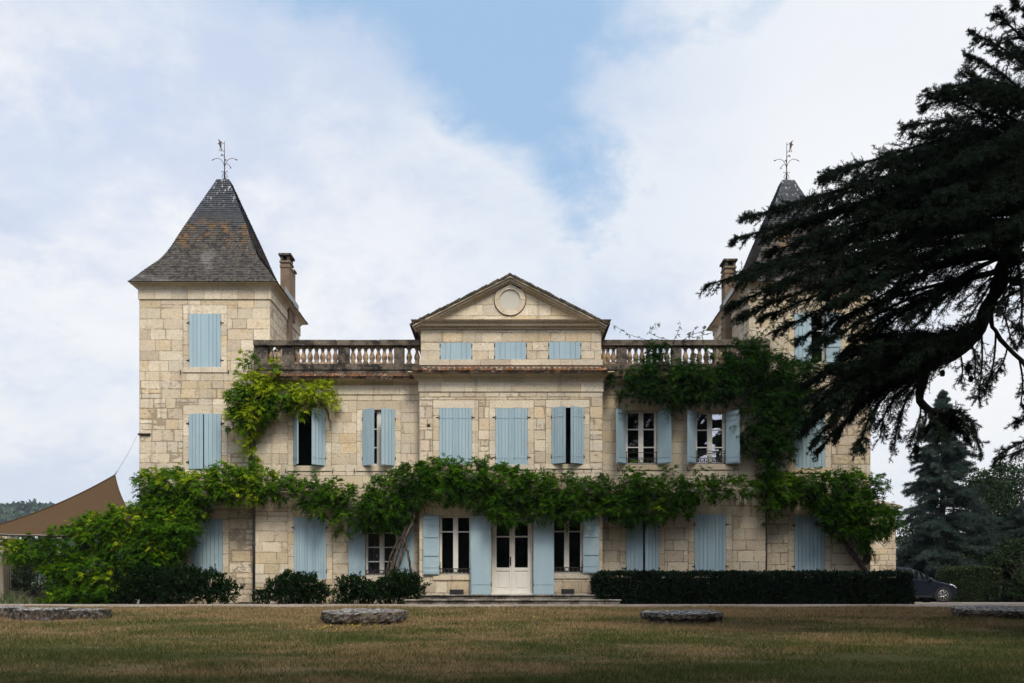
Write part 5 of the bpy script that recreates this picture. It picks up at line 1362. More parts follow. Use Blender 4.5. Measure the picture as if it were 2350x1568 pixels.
# ---------------------------------------------------------------- parked car
YC = 12.2; SC = (D0 + YC) / F
car = thing('car', 'dark grey hatchback car parked behind the end of the long dark hedge', 'car', (X(2090, YC), YC + .9, 0))
def car_build():
    L = 4.25; xf = X(2203, YC) ; W2 = .90; cyc = YC + .9
    def loc(a, zz): return xf - a, zz
    # side outline: a = metres behind the nose
    low = [(0.10, .30), (0.0, .42), (-.01, .55), (.05, .70), (.30, .80), (.75, .90), (1.15, .965), (1.45, 1.02), (2.0, 1.02), (3.0, 1.03), (3.7, 1.05), (4.1, 1.02), (4.22, .86), (4.25, .6), (4.15, .30)]
    prof_b = [(0.10, .22), (.0, .36), (-.02, .52), (.03, .68), (.25, .79), (.62, .87), (1.05, .95), (1.30, 1.0), (1.75, 1.03), (2.4, 1.05), (3.2, 1.08), (3.8, 1.10), (4.12, 1.02), (4.24, .8), (4.25, .5), (4.12, .24)]
    mb = MB(); secs = []
    # body as lofted sections across the width
    ws = [(-1.0, 0.0), (-.965, .04), (-.88, .075), (0, .10), (.88, .075), (.965, .04), (1.0, 0)]
    b = len(mb.v); m = len(prof_b)
    for wv, rise in [(-1, -.02), (-.97, .0), (-.90, .03), (-.5, .05), (0, .055), (.5, .05), (.90, .03), (.97, 0), (1, -.02)]:
        for a, zz in prof_b:
            nose = .16 * abs(wv) ** 4 * max(0, 1 - a / .9) + .10 * abs(wv) ** 4 * max(0, (a - 3.7) / .55)
            a2 = a + nose if a < 2 else a - nose
            top = zz > .75
            mb.v.append((xf - a2, cyc + wv * W2, zz + (rise if top else 0)))
    k = 9
    mb.idx(b, [(i * m + j, i * m + (j + 1) % m, (i + 1) * m + (j + 1) % m, (i + 1) * m + j) for i in range(k - 1) for j in range(m)], 0, None, True)
    mb.idx(b, [tuple(range(m)), tuple((k - 1) * m + j for j in range(m))[::-1]], 0)
    # cabin
    cab = [(.98, 1.0), (1.40, 1.25), (1.80, 1.46), (2.25, 1.575), (2.8, 1.60), (3.4, 1.54), (3.9, 1.36), (4.15, 1.08)]
    b = len(mb.v); mm = len(cab)
    for wv, dz in ((-.90, 0), (-.76, .0), (-.66, .02), (-.3, .035), (.3, .035), (.66, .02), (.76, 0), (.90, 0)):
        for a, zz in cab:
            zq = zz if abs(wv) < .8 else 1.0
            mb.v.append((xf - a - (.06 if abs(wv) < .8 else 0) * (1 if a < 2 else -1), cyc + wv * W2 * (1.0), (zq + dz) if abs(wv) < .8 else .99))
    mb.idx(b, [(i * mm + j, i * mm + j + 1, (i + 1) * mm + j + 1, (i + 1) * mm + j) for i in range(7) for j in range(mm - 1)], 0, None, True)
    # dark wheel arches
    wx = (xf - .76, xf - 3.5)
    body = mb.build('body', ['car_paint', 'black_plastic'], car)
    body.location = -car.location
    g_ = MB()
    y_ = cyc - W2 * .90
    def side_pt(a, k): # on the inclined side glass: k 0 bottom..1 top
        top = np.interp(a, [c[0] for c in cab], [c[1] for c in cab]) - .05
        zz = 1.035 + (top - 1.035) * k; f = np.clip((zz - .99) / max(.05, top + .05 - .99), 0, 1)
        return (xf - a, cyc - W2 * (.90 - .14 * f) - .035, zz)
    for a0, a1 in ((1.36, 2.28), (2.36, 3.15), (3.23, 3.72)):
        n = 6
        for i in range(n):
            p, q = a0 + (a1 - a0) * i / n, a0 + (a1 - a0) * (i + 1) / n
            g_.face([side_pt(p, 0), side_pt(q, 0), side_pt(q, 1), side_pt(p, 1)])
    for i in range(6):
        w0, w1 = -.68 + 1.36 * i / 6, -.68 + 1.36 * (i + 1) / 6
        g_.face([(xf - 1.04, cyc + w0 * W2, 1.05), (xf - 1.04, cyc + w1 * W2, 1.05), (xf - 1.74, cyc + w1 * W2 * .93, 1.462), (xf - 1.74, cyc + w0 * W2 * .93, 1.462)])
    o = g_.build('window', 'car_glass', car); o.location = -car.location
    d = MB()      # door seams, sill and handle
    for a in (1.26, 2.32, 3.2): d.box(xf - a - .006, xf - a + .006, cyc - W2 - .004, cyc - W2 + .02, .32, 1.0)
    d.box(xf - 3.15, xf - 1.25, cyc - W2 - .012, cyc - W2 + .02, .24, .33)
    d.box(xf - 2.32, xf - 2.12, cyc - W2 - .03, cyc - W2, .88, .91)
    o = d.build('door_trim', 'black_plastic', car); o.location = -car.location
    d = MB(); d.lathe([(.0, -.07), (.07, -.05), (.10, 0), (.07, .05), (0, .07)], (xf - 1.34, cyc - W2 - .10, 1.03), 10, axis='y'); d.box(xf - 1.37, xf - 1.29, cyc - W2 - .08, cyc - W2 + .06, .98, 1.02)
    o = d.build('wing_mirror', 'black_plastic', car); o.location = -car.location
    d = MB(); d.face([(xf - .06, cyc - W2 * .80, .66), (xf - .42, cyc - W2 * 1.005, .80), (xf - .46, cyc - W2 * 1.008, .86), (xf - .20, cyc - W2 * .84, .785)])
    d.face([(xf - .03, cyc - W2 * .62, .66), (xf - .06, cyc - W2 * .80, .66), (xf - .20, cyc - W2 * .84, .785), (xf - .17, cyc - W2 * .62, .785)])
    o = d.build('headlight', 'lamp_lens', car); o.location = -car.location
    for (xx, yy) in ((xf - .76, cyc - W2 + .10), (xf - 3.48, cyc - W2 + .10), (xf - .76, cyc + W2 - .10), (xf - 3.48, cyc + W2 - .10)):
        s = -1 if yy < cyc else 1; zc = .335
        a = MB(); a.lathe([(.385, 0), (.385, .012), (.30, .013)], (xx, yy + s * .112 - (.0 if s > 0 else 0), zc + .01), 28, axis='y', mi=0)
        t_ = MB(); t_.lathe([(.22, -.10), (.30, -.105), (.33, -.08), (.335, 0), (.33, .08), (.30, .105), (.22, .10)], (xx, yy, zc), 28, axis='y'); 
        w_ = t_.build('wheel', 'tyre_rubber', car); w_.location = -car.location
        ri = MB(); yq = yy + s * .098
        ri.lathe([(.225, -.012), (.238, -.02), (.245, 0), (.225, .012)] if s < 0 else [(.225, -.012), (.245, 0), (.238, .02), (.225, .012)], (xx, yq, zc), 28, axis='y')
        for k in range(5):
            for e in (-.17, .17):
                an = 2 * math.pi * k / 5 + e; an2 = 2 * math.pi * k / 5 + e * 2.2
                ri.tube([(xx + .03 * math.cos(an), yq + s * .012, zc + .03 * math.sin(an)), (xx + .13 * math.cos(an), yq + s * .014, zc + .13 * math.sin(an)), (xx + .235 * math.cos(an2), yq, zc + .235 * math.sin(an2))], .016, 5)
        ri.lathe([(.055, -.01), (.055, .01), (.02, .02)], (xx, yq, zc), 12, axis='y')
        o = ri.build('rim', 'alloy', w_)
        o = a.build('wheel_arch', 'black_plastic', car); o.location = -car.location
car_build()

# ---------------------------------------------------------------- conifers
def polyline(pts, step):
    pts = [np.array(p, float) for p in pts]; m = len(pts); out = []
    for i in range(m - 1):
        p0, p1, p2, p3 = pts[max(i - 1, 0)], pts[i], pts[i + 1], pts[min(i + 2, m - 1)]
        n = max(2, int(np.linalg.norm(p2 - p1) / step))
        for k in range(n):
            t_ = k / n; out.append(.5 * ((2 * p1) + (p2 - p0) * t_ + (2 * p0 - 5 * p1 + 4 * p2 - p3) * t_ ** 2 + (3 * p1 - p0 - 3 * p2 + p3) * t_ ** 3))
    out.append(pts[-1]); return np.array(out)
class Wood:
    """thin branches as three-sided prisms, gathered into one mesh"""
    def __init__(s): s.q = []
    def seg(s, A, B, ra, rb):
        A, B = np.atleast_2d(A), np.atleast_2d(B); n = len(A); ra = np.broadcast_to(np.asarray(ra, float), (n,)); rb = np.broadcast_to(np.asarray(rb, float), (n,))
        d = unit(B - A); u_ = unit(np.cross(d, np.array([.3, 1, .2]))); v_ = np.cross(d, u_)
        for k in range(3):
            a0, a1 = 2.094 * k, 2.094 * (k + 1); o0 = u_ * math.cos(a0) + v_ * math.sin(a0); o1 = u_ * math.cos(a1) + v_ * math.sin(a1)
            s.q.append(np.stack([A + o0 * ra[:, None], A + o1 * ra[:, None], B + o1 * rb[:, None], B + o0 * rb[:, None]], 1))
    def build(s, name, mat, parent): return np_mesh(name, np.concatenate(s.q).reshape(-1, 3), 4, mat, parent)
def needle_tufts(P_, A, g, n_need, ln, wd):
    """rosettes of needles round short shoots at P_, pointing mostly along A"""
    n = len(P_); D = unit(unit(g.normal(size=(n, n_need, 3))) + A[:, None] * .55)
    S = unit(np.cross(D, unit(g.normal(size=(n, n_need, 3))))) * wd; l = ln * g.uniform(.7, 1.15, (n, n_need, 1))
    B = P_[:, None] + 0 * D
    return np.stack([B - S, B + S, B + D * l], 2).reshape(-1, 3)

# -- the big cedar: stands right of the view, its boughs reach into it
YCE = -15.2
def cedar():
    g = np.random.default_rng(77); sc_ = (D0 + YCE) / F
    root = thing('cedar_tree', 'huge dark cedar reaching in from the right with drooping boughs', 'tree', (X(2660, YCE), YCE, float(gz(10, YCE))))
    bx = X(2660, YCE)
    limb = [(2470, 230), (2400, 370), (2335, 520), (2303, 620), (2255, 734), (2228, 783), (2187, 813), (2147, 835), (2130, 848), (2117, 881), (2111, 913), (2119, 934), (2150, 945)]
    W = Wood(); mb = MB()
    def p3(a, b, dy): y = YCE + dy; return np.array([X(a, y), y, Z(b, y)])
    # trunk
    tz = float(gz(bx, YCE)); mb.tube([(bx + .2, YCE + .3, tz - .3), (bx + .15, YCE + .2, tz + 1.5), (bx, YCE, 4.5), (bx - .1, YCE, 8.5), (bx, YCE, 17), (bx + .1, YCE, 28)], [.75, .58, .5, .42, .30, .05], 14)
    def thick(pts, r0, r1): 
        pl = polyline(pts, .12); pl += g.normal(size=pl.shape) * .016; mb.tube([tuple(p) for p in pl], list(np.linspace(r0, r1, len(pl)) * (1 + .1 * g.normal(size=len(pl)))), 7); return pl
    thick([np.array([bx, YCE, Z(200, YCE)])] + [p3(a, b, 0) for a, b in limb], .24, .06)
    thick([np.array([bx, YCE, Z(560, YCE)]), p3(2400, 640, .2), p3(2300, 650, .2), p3(2272, 734, .1), p3(2284, 761, .1), p3(2311, 799, .0), p3(2346, 831, -.1), p3(2390, 905, -.2)], .09, .02)
    thick([p3(2330, 540, 0), p3(2290, 545, .1), p3(2200, 560, .2)], .10, .03)
    boughs = []     # (points in photo units, depth offset at start and tip, fullness)
    o = (2480, 0)
    def bo(tip, via, d1, full=1.0, start=None):
        if start is None:
            k = float(np.interp(tip[1], [50, 300, 600, 800], [.10, .17, .20, .16])); lift = lambda q: (q[0], q[1] - k * (q[0] - tip[0]) * (1 + .0004 * (q[0] - tip[0])))
            yl = tip[1] * .74 + 40 + g.uniform(-25, 25)
            if tip[1] > 330:         # boughs of the middle spring from the big limb
                yl = min(yl, 700); xl_ = float(np.interp(yl, [q[1] for q in limb], [q[0] for q in limb])); n_ = 3
                start = (xl_, yl); sagk = g.uniform(.02, .07) * (xl_ - tip[0])
                via = [(xl_ + (tip[0] - xl_) * f_, yl + (tip[1] - yl) * f_ ** 1.15 - sagk * math.sin(f_ * math.pi) + g.uniform(-8, 8)) for f_ in (.25, .5, .75)]
            else: via = [lift(q) for q in via]; start = lift((2500, via[0][1] + k * 300))
        boughs.append(([start] + via + [tip], d1, full))
    bo((2288, 30), [(2400, 150), (2335, 80)], -.6); bo((2235, 76), [(2400, 200), (2310, 125)], .5); bo((2226, 130), [(2390, 260), (2300, 180)], 1.0); bo((2330, 10), [(2420, 110), (2370, 50)], .4)
    bo((2215, 165), [(2400, 300), (2290, 220)], -.8); bo((2127, 211), [(2400, 400), (2240, 270)], -.3); bo((2074, 292), [(2400, 430), (2200, 305)], .6); bo((2098, 313), [(2380, 470), (2220, 350)], 1.2); bo((2120, 240), [(2390, 350), (2240, 250)], 1.5)
    bo((2053, 362), [(2380, 480), (2200, 385)], -.5); bo((2030, 378), [(2380, 500), (2180, 410)], .8)
    bo((1881, 411), [(2350, 520), (2130, 450), (1980, 420)], -.2); bo((1898, 397), [(2300, 525), (2080, 455), (1960, 415)], .9); bo((1965, 405), [(2350, 510), (2150, 440)], 1.4); bo((1856, 457), [(2330, 570), (2100, 510), (1950, 470)], .3); bo((1880, 470), [(2330, 560), (2100, 500), (1960, 470)], 1.3)
    bo((1709, 502), [(2300, 620), (2080, 560), (1880, 515), (1790, 500)], -.4); bo((1691, 548), [(2300, 640), (2080, 590), (1880, 550), (1780, 538)], .5); bo((1760, 545), [(2300, 620), (2080, 570), (1880, 540)], 1.2)
    bo((1621, 655), [(2290, 660), (2040, 625), (1830, 610), (1720, 622)], .1); bo((1675, 705), [(2290, 690), (2020, 655), (1820, 650)], .8); bo((1705, 640), [(2290, 650), (2020, 610), (1840, 600)], -.6); bo((1700, 725), [(2290, 700), (2020, 670), (1860, 680)], -.3)
    bo((1753, 728), [(2250, 690), (2000, 670), (1860, 690)], 1.1); bo((1785, 760), [(2240, 700), (2000, 685), (1880, 700)], .1); bo((1827, 782), [(2240, 705), (2020, 695), (1910, 715)], .9); bo((1861, 800), [(2240, 712), (2040, 705), (1940, 735)], -.3); bo((1941, 800), [(2240, 734), (2100, 735), (2000, 755)], .3)
    bo((1960, 770), [(2240, 720), (2100, 710), (2020, 735)], 1.3)
    # dense heart
    for i in range(20):
        ty = g.uniform(330, 780); xl = np.interp(ty, [330, 450, 520, 600, 700, 800], [2150, 2050, 1970, 1900, 1860, 1990]); tx = xl + abs(g.normal()) * 90
        bo((tx, ty), [(2400, ty * .75 + 170 + g.uniform(-60, 60)), ((tx + 2400) / 2, ty - 25 + g.uniform(-50, 40))], g.uniform(-1.5, 1.8), .9)
    for i in range(24):
        ty = g.uniform(70, 560); xl = np.interp(ty, [70, 200, 330, 450, 560], [2275, 2165, 2085, 1990, 1930]); tx = xl + abs(g.normal()) * 75
        bo((tx, ty), [(2430, ty * .80 + 150 + g.uniform(-40, 40)), ((tx + 2430) / 2, ty * .93 + 42 + g.uniform(-25, 35))], g.uniform(-1.6, 1.8), .9)
    S = (2187, 813); S2 = (2228, 783); S3 = (2130, 848)
    bo((1843, 882), [(2050, 822), (1950, 838)], .4, 1, S2); bo((1868, 1013), [(2060, 862), (1950, 930)], -.2, 1, S); bo((1881, 1030), [(2040, 880), (1950, 955)], .6, 1, S3); bo((1845, 985), [(2060, 845), (1930, 905)], 1.0, 1, S)
    bo((1971, 1028), [(2050, 890), (1995, 960)], -.4, 1, S3); bo((2052, 1028), [(2082, 915), (2060, 975)], .3, .8, S3); bo((2020, 1005), [(2070, 895), (2030, 950)], 1.0, .8, S3); bo((1920, 1000), [(2050, 865), (1970, 930)], .2, 1, S)
    bo((1880, 860), [(2120, 790), (1980, 810)], .9, 1, S2); bo((1900, 925), [(2090, 830), (1980, 860)], -.7, 1, S2); bo((1940, 850), [(2100, 800), (2010, 815)], -.3, 1, S2); bo((1875, 950), [(2080, 830), (1960, 880)], 1.3, 1, S2); bo((1990, 900), [(2120, 820), (2050, 850)], .8, 1, S2); bo((1850, 915), [(2070, 825), (1950, 860)], -.1, 1, S2)
    for tp in ((2060, 790), (2090, 815), (2030, 770), (2000, 800), (2120, 800), (1955, 800), (1990, 775), (2020, 825), (2050, 800), (1975, 835), (2080, 840), (1930, 815), (2010, 850)): bo(tp, [(2190, 770), ((tp[0] + 2190) / 2, (tp[1] + 770) / 2 - 8)], g.uniform(-1.2, 1.2), 1, (2262, 722))
    for i in range(10):
        bo((g.uniform(1850, 1960), g.uniform(830, 990)), [(2090, 815 + g.uniform(0, 40)), (1990, 860 + g.uniform(-30, 40))], g.uniform(-1, 1.4), 1, S2)
    E = (2150, 945)
    bo((2252, 1035), [(2190, 955), (2230, 990)], .2, .9, E); bo((2242, 996), [(2195, 945), (2225, 962)], -.3, .9, E); bo((2098, 1035), [(2125, 965), (2108, 1000)], .2, .9, (2119, 934)); bo((2098, 1003), [(2112, 950), (2103, 975)], -.2, .8, (2111, 913)); bo((2185, 985), [(2165, 950), (2178, 965)], .4, 1.2, (2119, 934)); bo((2130, 985), [(2135, 955), (2133, 970)], .1, 1.2, (2119, 934)); bo((2160, 1000), [(2145, 960), (2155, 975)], -.2, 1, (2119, 934)); bo((2215, 1010), [(2180, 955), (2200, 980)], .4, .9, E)
    for tp, d_ in (((1790, 520), .3), ((1835, 548), -.4), ((1768, 578), .8), ((1850, 505), .1), ((1800, 602), -.2), ((1742, 612), .5), ((1762, 668), -.5)): bo(tp, [(2200, 620)], d_, .95)
    for i in range(15):       # sprays hanging in front of the big limb
        tx, ty = g.uniform(2130, 2330), g.uniform(330, 600)
        boughs.append(([(2490, ty - 210 - g.uniform(0, 60)), ((tx + 2490) / 2 + 20, ty - 95), (tx, ty)], -g.uniform(.9, 2.0), .95))
    # hanging sprays at the right
    for (a, b), (c, d) in (((2250, 740), (2245, 913)), ((2228, 783), (2236, 870)), ((2311, 799), (2282, 862)), ((2200, 800), (2205, 880)), ((2285, 765), (2262, 900)), ((2340, 830), (2342, 930)), ((2330, 560), (2345, 800)), ((2320, 600), (2300, 740)), ((2345, 640), (2335, 760)), ((2280, 680), (2320, 780))):
        boughs.append(([(a, b), ((a + c) / 2 + 6, (b + d) / 2), (c, d)], g.uniform(-.6, .6), .55))
    for i in range(12):       # thin, airy sprays in the bright gaps
        x0 = g.uniform(2180, 2360); y0 = g.uniform(540, 720); boughs.append(([(2360, y0 - 60), ((x0 + 2360) / 2, y0 - 20), (x0, y0 + g.uniform(20, 90))], g.uniform(-1, 1), .4))
    bo((2277, 1054), [(2420, 985), (2340, 1018)], .2, .5, (2520, 940)); bo((2327, 973), [(2430, 930), (2370, 948)], .4, .5, (2520, 910)); bo((2300, 1050), [(2420, 1000), (2350, 1030)], -.2, .4, (2520, 950))
    for i in range(190):       # crown outside the view
        zz = g.uniform(4.5, 27); a = g.uniform(-1.5, .95) if zz < 14 else g.uniform(-2.7, 1.1) if zz < 18 else g.uniform(-3.14, 3.14); ln = (30 - zz) * .36 + 1.2
        p0 = np.array([bx, YCE, zz]); e = p0 + np.array([math.cos(a) * ln, math.sin(a) * ln, -.5]); boughs.append(([None, p0, (p0 + e) / 2 + [0, 0, .3], e], None, .7))
    TP, TA = [], []
    for pts, d1, full in boughs:
        if pts[0] is None: pl = polyline(pts[1:], .1)
        else:
            m = len(pts); pl = polyline([p3(a, b, d1 * (k / (m - 1)) if m > 1 else 0) for k, (a, b) in enumerate(pts)], .1)
        L = np.concatenate([[0], np.cumsum(np.linalg.norm(np.diff(pl, axis=0), axis=1))]); T = L[-1]
        W.seg(pl[:-1], pl[1:], .012 + .011 * (T - L[:-1]), .012 + .011 * (T - L[1:]))
        n = max(8, int(T * 25 * full)); s = T * (1 - g.random(n) ** 1.3 * .85); s = np.clip(s, 0, T * .995)
        B = np.stack([np.interp(s, L, pl[:, k]) for k in range(3)], 1)
        if pts[0] is not None:      # the bare inner boughs near the limb let the sky through
            xq = CX + B[:, 0] * F / (D0 + B[:, 1]); yq = HY - (B[:, 2] - ZC) * F / (D0 + B[:, 1])
            bare = np.clip((xq - 2090) / 90, 0, 1) * np.clip((yq - 500) / 60, 0, 1) * np.clip((770 - yq) / 40, 0, 1)
            kp = g.random(n) > bare * .45; s = s[kp]; B = B[kp]; n = len(s)
            if n < 3: continue
        dt = unit(np.stack([np.interp(s + .08, L, pl[:, k]) for k in range(3)], 1) - B + 1e-6)
        side = unit(np.cross(dt, UP)); sg = g.choice([-1, 1], n)[:, None]
        mix = g.uniform(-.5, .9, (n, 1))
        D = unit(dt * .85 + side * sg * g.uniform(.2, 1.0, (n, 1)) + UP * (.42 * g.normal(size=(n, 1)) - .10))
        l = np.clip((.17 + .15 * (T - s)), .15, .55) * g.uniform(.6, 1.3, n)
        nb_ = int(T * 46 * full); sb = T * (1 - g.random(nb_) * .8); TP.append(np.stack([np.interp(sb, L, pl[:, k]) for k in range(3)], 1)); TA.append(unit(g.normal(size=(nb_, 3)) + unit(pl[-1] - pl[0])[None]))
        # twigs droop a little; side twiglets alternate
        k = 4; prev = B; 
        for j in range(k):
            t1 = (j + 1) / k; nx = B + D * (l * t1)[:, None] - UP * (.28 * l * t1 * t1)[:, None]
            W.seg(prev, nx, .007 - .001 * j, .006 - .001 * j); prev = nx
        def along(t_): return B[:, None] + D[:, None] * (l[:, None] * t_)[..., None] - UP * (.28 * l[:, None] * t_ * t_)[..., None]
        nt = 9; t_ = (np.arange(nt)[None] + g.random((n, nt))) / nt; p = along(t_)
        TP.append(p.reshape(-1, 3)); TA.append(np.repeat(D, nt, 0))
        ns = 5; t_ = .12 + .8 * (np.arange(ns)[None] + g.random((n, ns))) / ns; p = along(t_)
        sd = unit(np.cross(D, UP + .4 * g.normal(size=(n, 3))))[:, None] * np.where(np.arange(ns) % 2, 1, -1)[None, :, None]
        E_ = unit(D[:, None] * .75 + sd * .8 + .25 * g.normal(size=(n, ns, 3)) - UP * .1); el = (l[:, None] * g.uniform(.22, .5, (n, ns)) * (1.1 - .5 * t_))
        e = p + E_ * el[..., None]; W.seg(p.reshape(-1, 3), e.reshape(-1, 3), .005, .003)
        for f in (.35, .7, 1.0): TP.append((p + E_ * (el * f)[..., None]).reshape(-1, 3)); TA.append(E_.reshape(-1, 3))
    TP, TA = np.concatenate(TP), np.concatenate(TA)
    q = needle_tufts(TP, TA, g, 6, .052, .0042)
    o = np_mesh('needles', q, 3, 'cedar_needle', root, np.clip(g.normal(.5, .25, len(q) // 3), 0, 1)); o.location = -root.location
    o = W.build('branch', 'cedar_bark', root); o.location = -root.location
    o = mb.build('trunk', 'cedar_bark', root); o.location = -root.location
    for a, b in ((2163, 857), (2222, 842), (2228, 870), (2210, 770), (2262, 700), (2300, 590), (2020, 520), (2120, 640)):
        p = p3(a, b, -.1); mb = MB(); mb.lathe([(.012, -.055), (.035, -.045), (.043, 0), (.036, .04), (.012, .06)], tuple(p), 9)
        o = mb.build('cone', 'cedar_bark', root); o.location = -root.location
    print('cedar tufts', len(TP))
cedar()

def conifer(name, label, xd, ytop, y, wid, zb, seed, mat, n_tw=7000, group=None, droop=.35, ln=.55, lean=0.0):
    g = np.random.default_rng(seed); bx = X(xd, y); zt = Z(ytop, y); root = thing(name, label, 'tree', (bx, y, 0), group)
    H = zt - zb; W = Wood(); mb = MB(); mb.tube([(bx, y, -.1), (bx, y, zb + H * .5), (bx, y, zt)], [.22, .13, .015], 9)
    nb = int(H * 44); f = g.random(nb) ** 1.35; z0 = zb + H * (1 - (1 - f) ** 1.0) * .99; f = (z0 - zb) / H
    R_ = wid * (1 - f) ** .9 * g.uniform(.55, 1.15, nb) + .05; a = g.uniform(0, 6.283, nb)
    D = np.stack([np.cos(a), np.sin(a), np.zeros(nb)], 1)
    A = np.stack([np.full(nb, bx), np.full(nb, y), z0], 1); up_ = .25 + .22 * g.normal(size=nb)
    def bp(t_): return A + D * (R_ * t_)[:, None] + UP * (R_ * (up_ * t_ - droop * t_ * t_))[:, None]
    pv = A
    for k in range(1, 5): nx = bp(np.full(nb, k / 4)); W.seg(pv, nx, .03 * (1.1 - k / 5), .03 * (1.0 - k / 5)); pv = nx
    per = max(4, n_tw // nb); t_ = 1 - g.random((nb, per)) ** 1.3 * .85
    B = A[:, None] + D[:, None] * (R_[:, None] * t_)[..., None] + UP * (R_[:, None] * (up_[:, None] * t_ - droop * t_ * t_))[..., None]
    S = np.cross(D, UP)[:, None] * g.choice([-1, 1], (nb, per))[..., None]
    TD = unit(D[:, None] * .9 + S * g.uniform(.2, 1.0, (nb, per, 1)) - UP * g.uniform(-.25, .55, (nb, per, 1)))
    l = ln * g.uniform(.5, 1.2, (nb, per)) * (1 - .78 * f[:, None])
    B = B.reshape(-1, 3); TD = TD.reshape(-1, 3); l = l.reshape(-1); br = np.repeat(g.normal(.45, .2, nb), per)
    kp = g.random(len(B)) < np.repeat(np.clip((1 - f) * 5 + .10, 0, 1), per); B, TD, l, br = B[kp], TD[kp], l[kp], br[kp]; n = len(B)
    qs, ts = [], []
    for k in range(7):         # each twig: needle-covered side shoots
        tt = g.uniform(.1, 1.0, n); p = B + TD * (l * tt)[:, None] - UP * (.2 * l * tt * tt)[:, None]
        qs.append(needle_tufts(p, TD, g, 3, .17, .013)); ts.append(np.repeat(br + .15 * g.normal(size=n), 3))
    o = np_mesh('needles', np.concatenate(qs), 3, mat, root, np.clip(np.concatenate(ts), 0, 1)); o.location = -root.location
    o = W.build('branch', 'bark', root); o.location = -root.location
    o = mb.build('trunk', 'bark', root); o.location = -root.location
conifer('blue_conifer', 'tall blue-grey conifer behind the parked car', 2163, 893, 20.0, 3.35, .2, 81, 'blue_needle', 22000, ln=.55)
conifer('blue_conifer', 'lower spreading blue-grey conifer at the right edge behind the clipped hedge', 2335, 1160, 17.5, 2.6, .1, 82, 'blue_needle', 9000, ln=.6)
conifer('blue_conifer', 'dark lower blue-green conifer between the tall one and the right edge', 2248, 1140, 21.5, 2.3, .1, 83, 'blue_needle', 9000, ln=.6)

def broadleaf(name, label, xd, ytop, y, wid, zb, seed, mat='dark_leaf', n=12000, leaf=.16, group=None, cat='tree'):
    g = np.random.default_rng(seed); bx = X(xd, y); zt = Z(ytop, y); root = thing(name, label, cat, (bx, y, 0), group); H = zt - zb
    mb = MB(); mb.tube([(bx, y, -.1), (bx + .1, y, zb + H * .3), (bx, y, zb + H * .75)], [.25, .17, .05], 9)
    nc = 46; ct = []
    for i in range(nc):
        f = g.random(); rr = wid * math.sin(math.pi * min(.97, .18 + .8 * f)) ** .7 * math.sqrt(g.random()); a = g.uniform(0, 6.28)
        c = np.array([bx + rr * math.cos(a), y + rr * math.sin(a), zb + H * (f * .92 + .02)]); ct.append((c, wid * g.uniform(.18, .34)))
        b = np.array([bx, y, zb + H * max(.08, f * .6)]); mb.tube([tuple(b), tuple((b + c) / 2 + [0, 0, .15]), tuple(c)], [.06, .04, .012], 5)
    per = n // nc; Bs, Ds, Ts = [], [], []
    for c, r_ in ct:
        d = unit(g.normal(size=(per, 3))); Bs.append(c + d * r_ * g.uniform(.35, 1.05, (per, 1)) * [1, 1, .8]); Ds.append(unit(d + .8 * g.normal(size=(per, 3)) - UP * .1)); Ts.append(np.full(per, g.normal(.42, .18)))
    o = np_mesh('crown', simple_leaves(np.concatenate(Bs), np.concatenate(Ds), g, leaf, leaf * .32), 4, mat, root, np.clip(np.concatenate(Ts) + g.normal(0, .1, per * nc), 0, 1)); o.location = -root.location
    o = mb.build('trunk', 'bark', root); o.location = -root.location
gr = 'dark trees behind the right side of the drive'
broadleaf('dark_tree', 'dark broadleaf tree just right of the tall blue conifer', 2262, 1062, 27, 2.6, .3, 91, n=16000, group=gr)
broadleaf('dark_tree', 'dark broadleaf tree at the far right edge, behind the blue conifers', 2345, 1068, 28, 2.7, .3, 92, n=16000, group=gr)
broadleaf('dark_tree', 'narrow dark tree standing between the other two at the right', 2305, 1050, 33, 2.0, .3, 93, n=13000, group=gr)
broadleaf('low_thicket', 'low dark thicket seen between the bars of the left iron fence', 60, 1255, 5.5, 2.6, -.6, 97, n=9000, leaf=.11, cat='thicket')
broadleaf('low_thicket', 'tall dark shrubbery behind the lower left side of the tall blue conifer', 2120, 1190, 27, 2.4, -.6, 98, n=14000, leaf=.13, cat='thicket')
broadleaf('low_thicket', 'low dark thicket under the tall blue conifer, behind the car', 2110, 1285, 25, 2.9, -.6, 94, n=12000, leaf=.13, cat='thicket')
broadleaf('low_thicket', 'low dark thicket filling the ground right of the clipped hedge', 2345, 1240, 15.5, 2.0, -.8, 95, n=12000, leaf=.13, cat='thicket')
broadleaf('low_thicket', 'low dark thicket behind the square clipped hedge', 2240, 1255, 19, 2.6, -.8, 96, n=12000, leaf=.13, cat='thicket')

# ---------------------------------------------------------------- outbuilding behind the right tower
ob = thing('outbuilding', 'low cream stone outbuilding seen past the right tower, behind the vine', 'outbuilding', (X(2020, 8.2), 8.2, 0))
mb = MB(); xa, xb = 12.3, X(2056, 8.2); zt = Z(1168, 8.2)
blocks(mb, (xa, xb, -.1, zt), [], lambda u_, v_: (u_, 8.2, v_), .028, 801, bw=(.3, .6), ch=(.2, .34)); blocks(mb, (8.2, 14, -.1, zt), [], lambda u_, v_: (xb, u_, v_), .028, 802)
o = mb.build('wall', ['limestone'], ob, stone=True); o.location = -ob.location
mb = MB(); mb.face([(xa, 8.0, zt), (xb + .12, 8.0, zt), (xb + .12, 12, zt + .8), (xa, 12, zt + .8)], tone=(.16, .09, .06)); mb.face([(xa, 8.0, zt), (xb + .12, 8.0, zt), (xb + .12, 8.0, zt + .07), (xa, 8.0, zt + .07)], tone=(.16, .09, .06))
for i in range(18):
    xx = xa + (xb - xa + .1) * i / 17; mb.tube([(xx, 7.95, zt + .05), (xx, 12, zt + .86)], .07, 6)
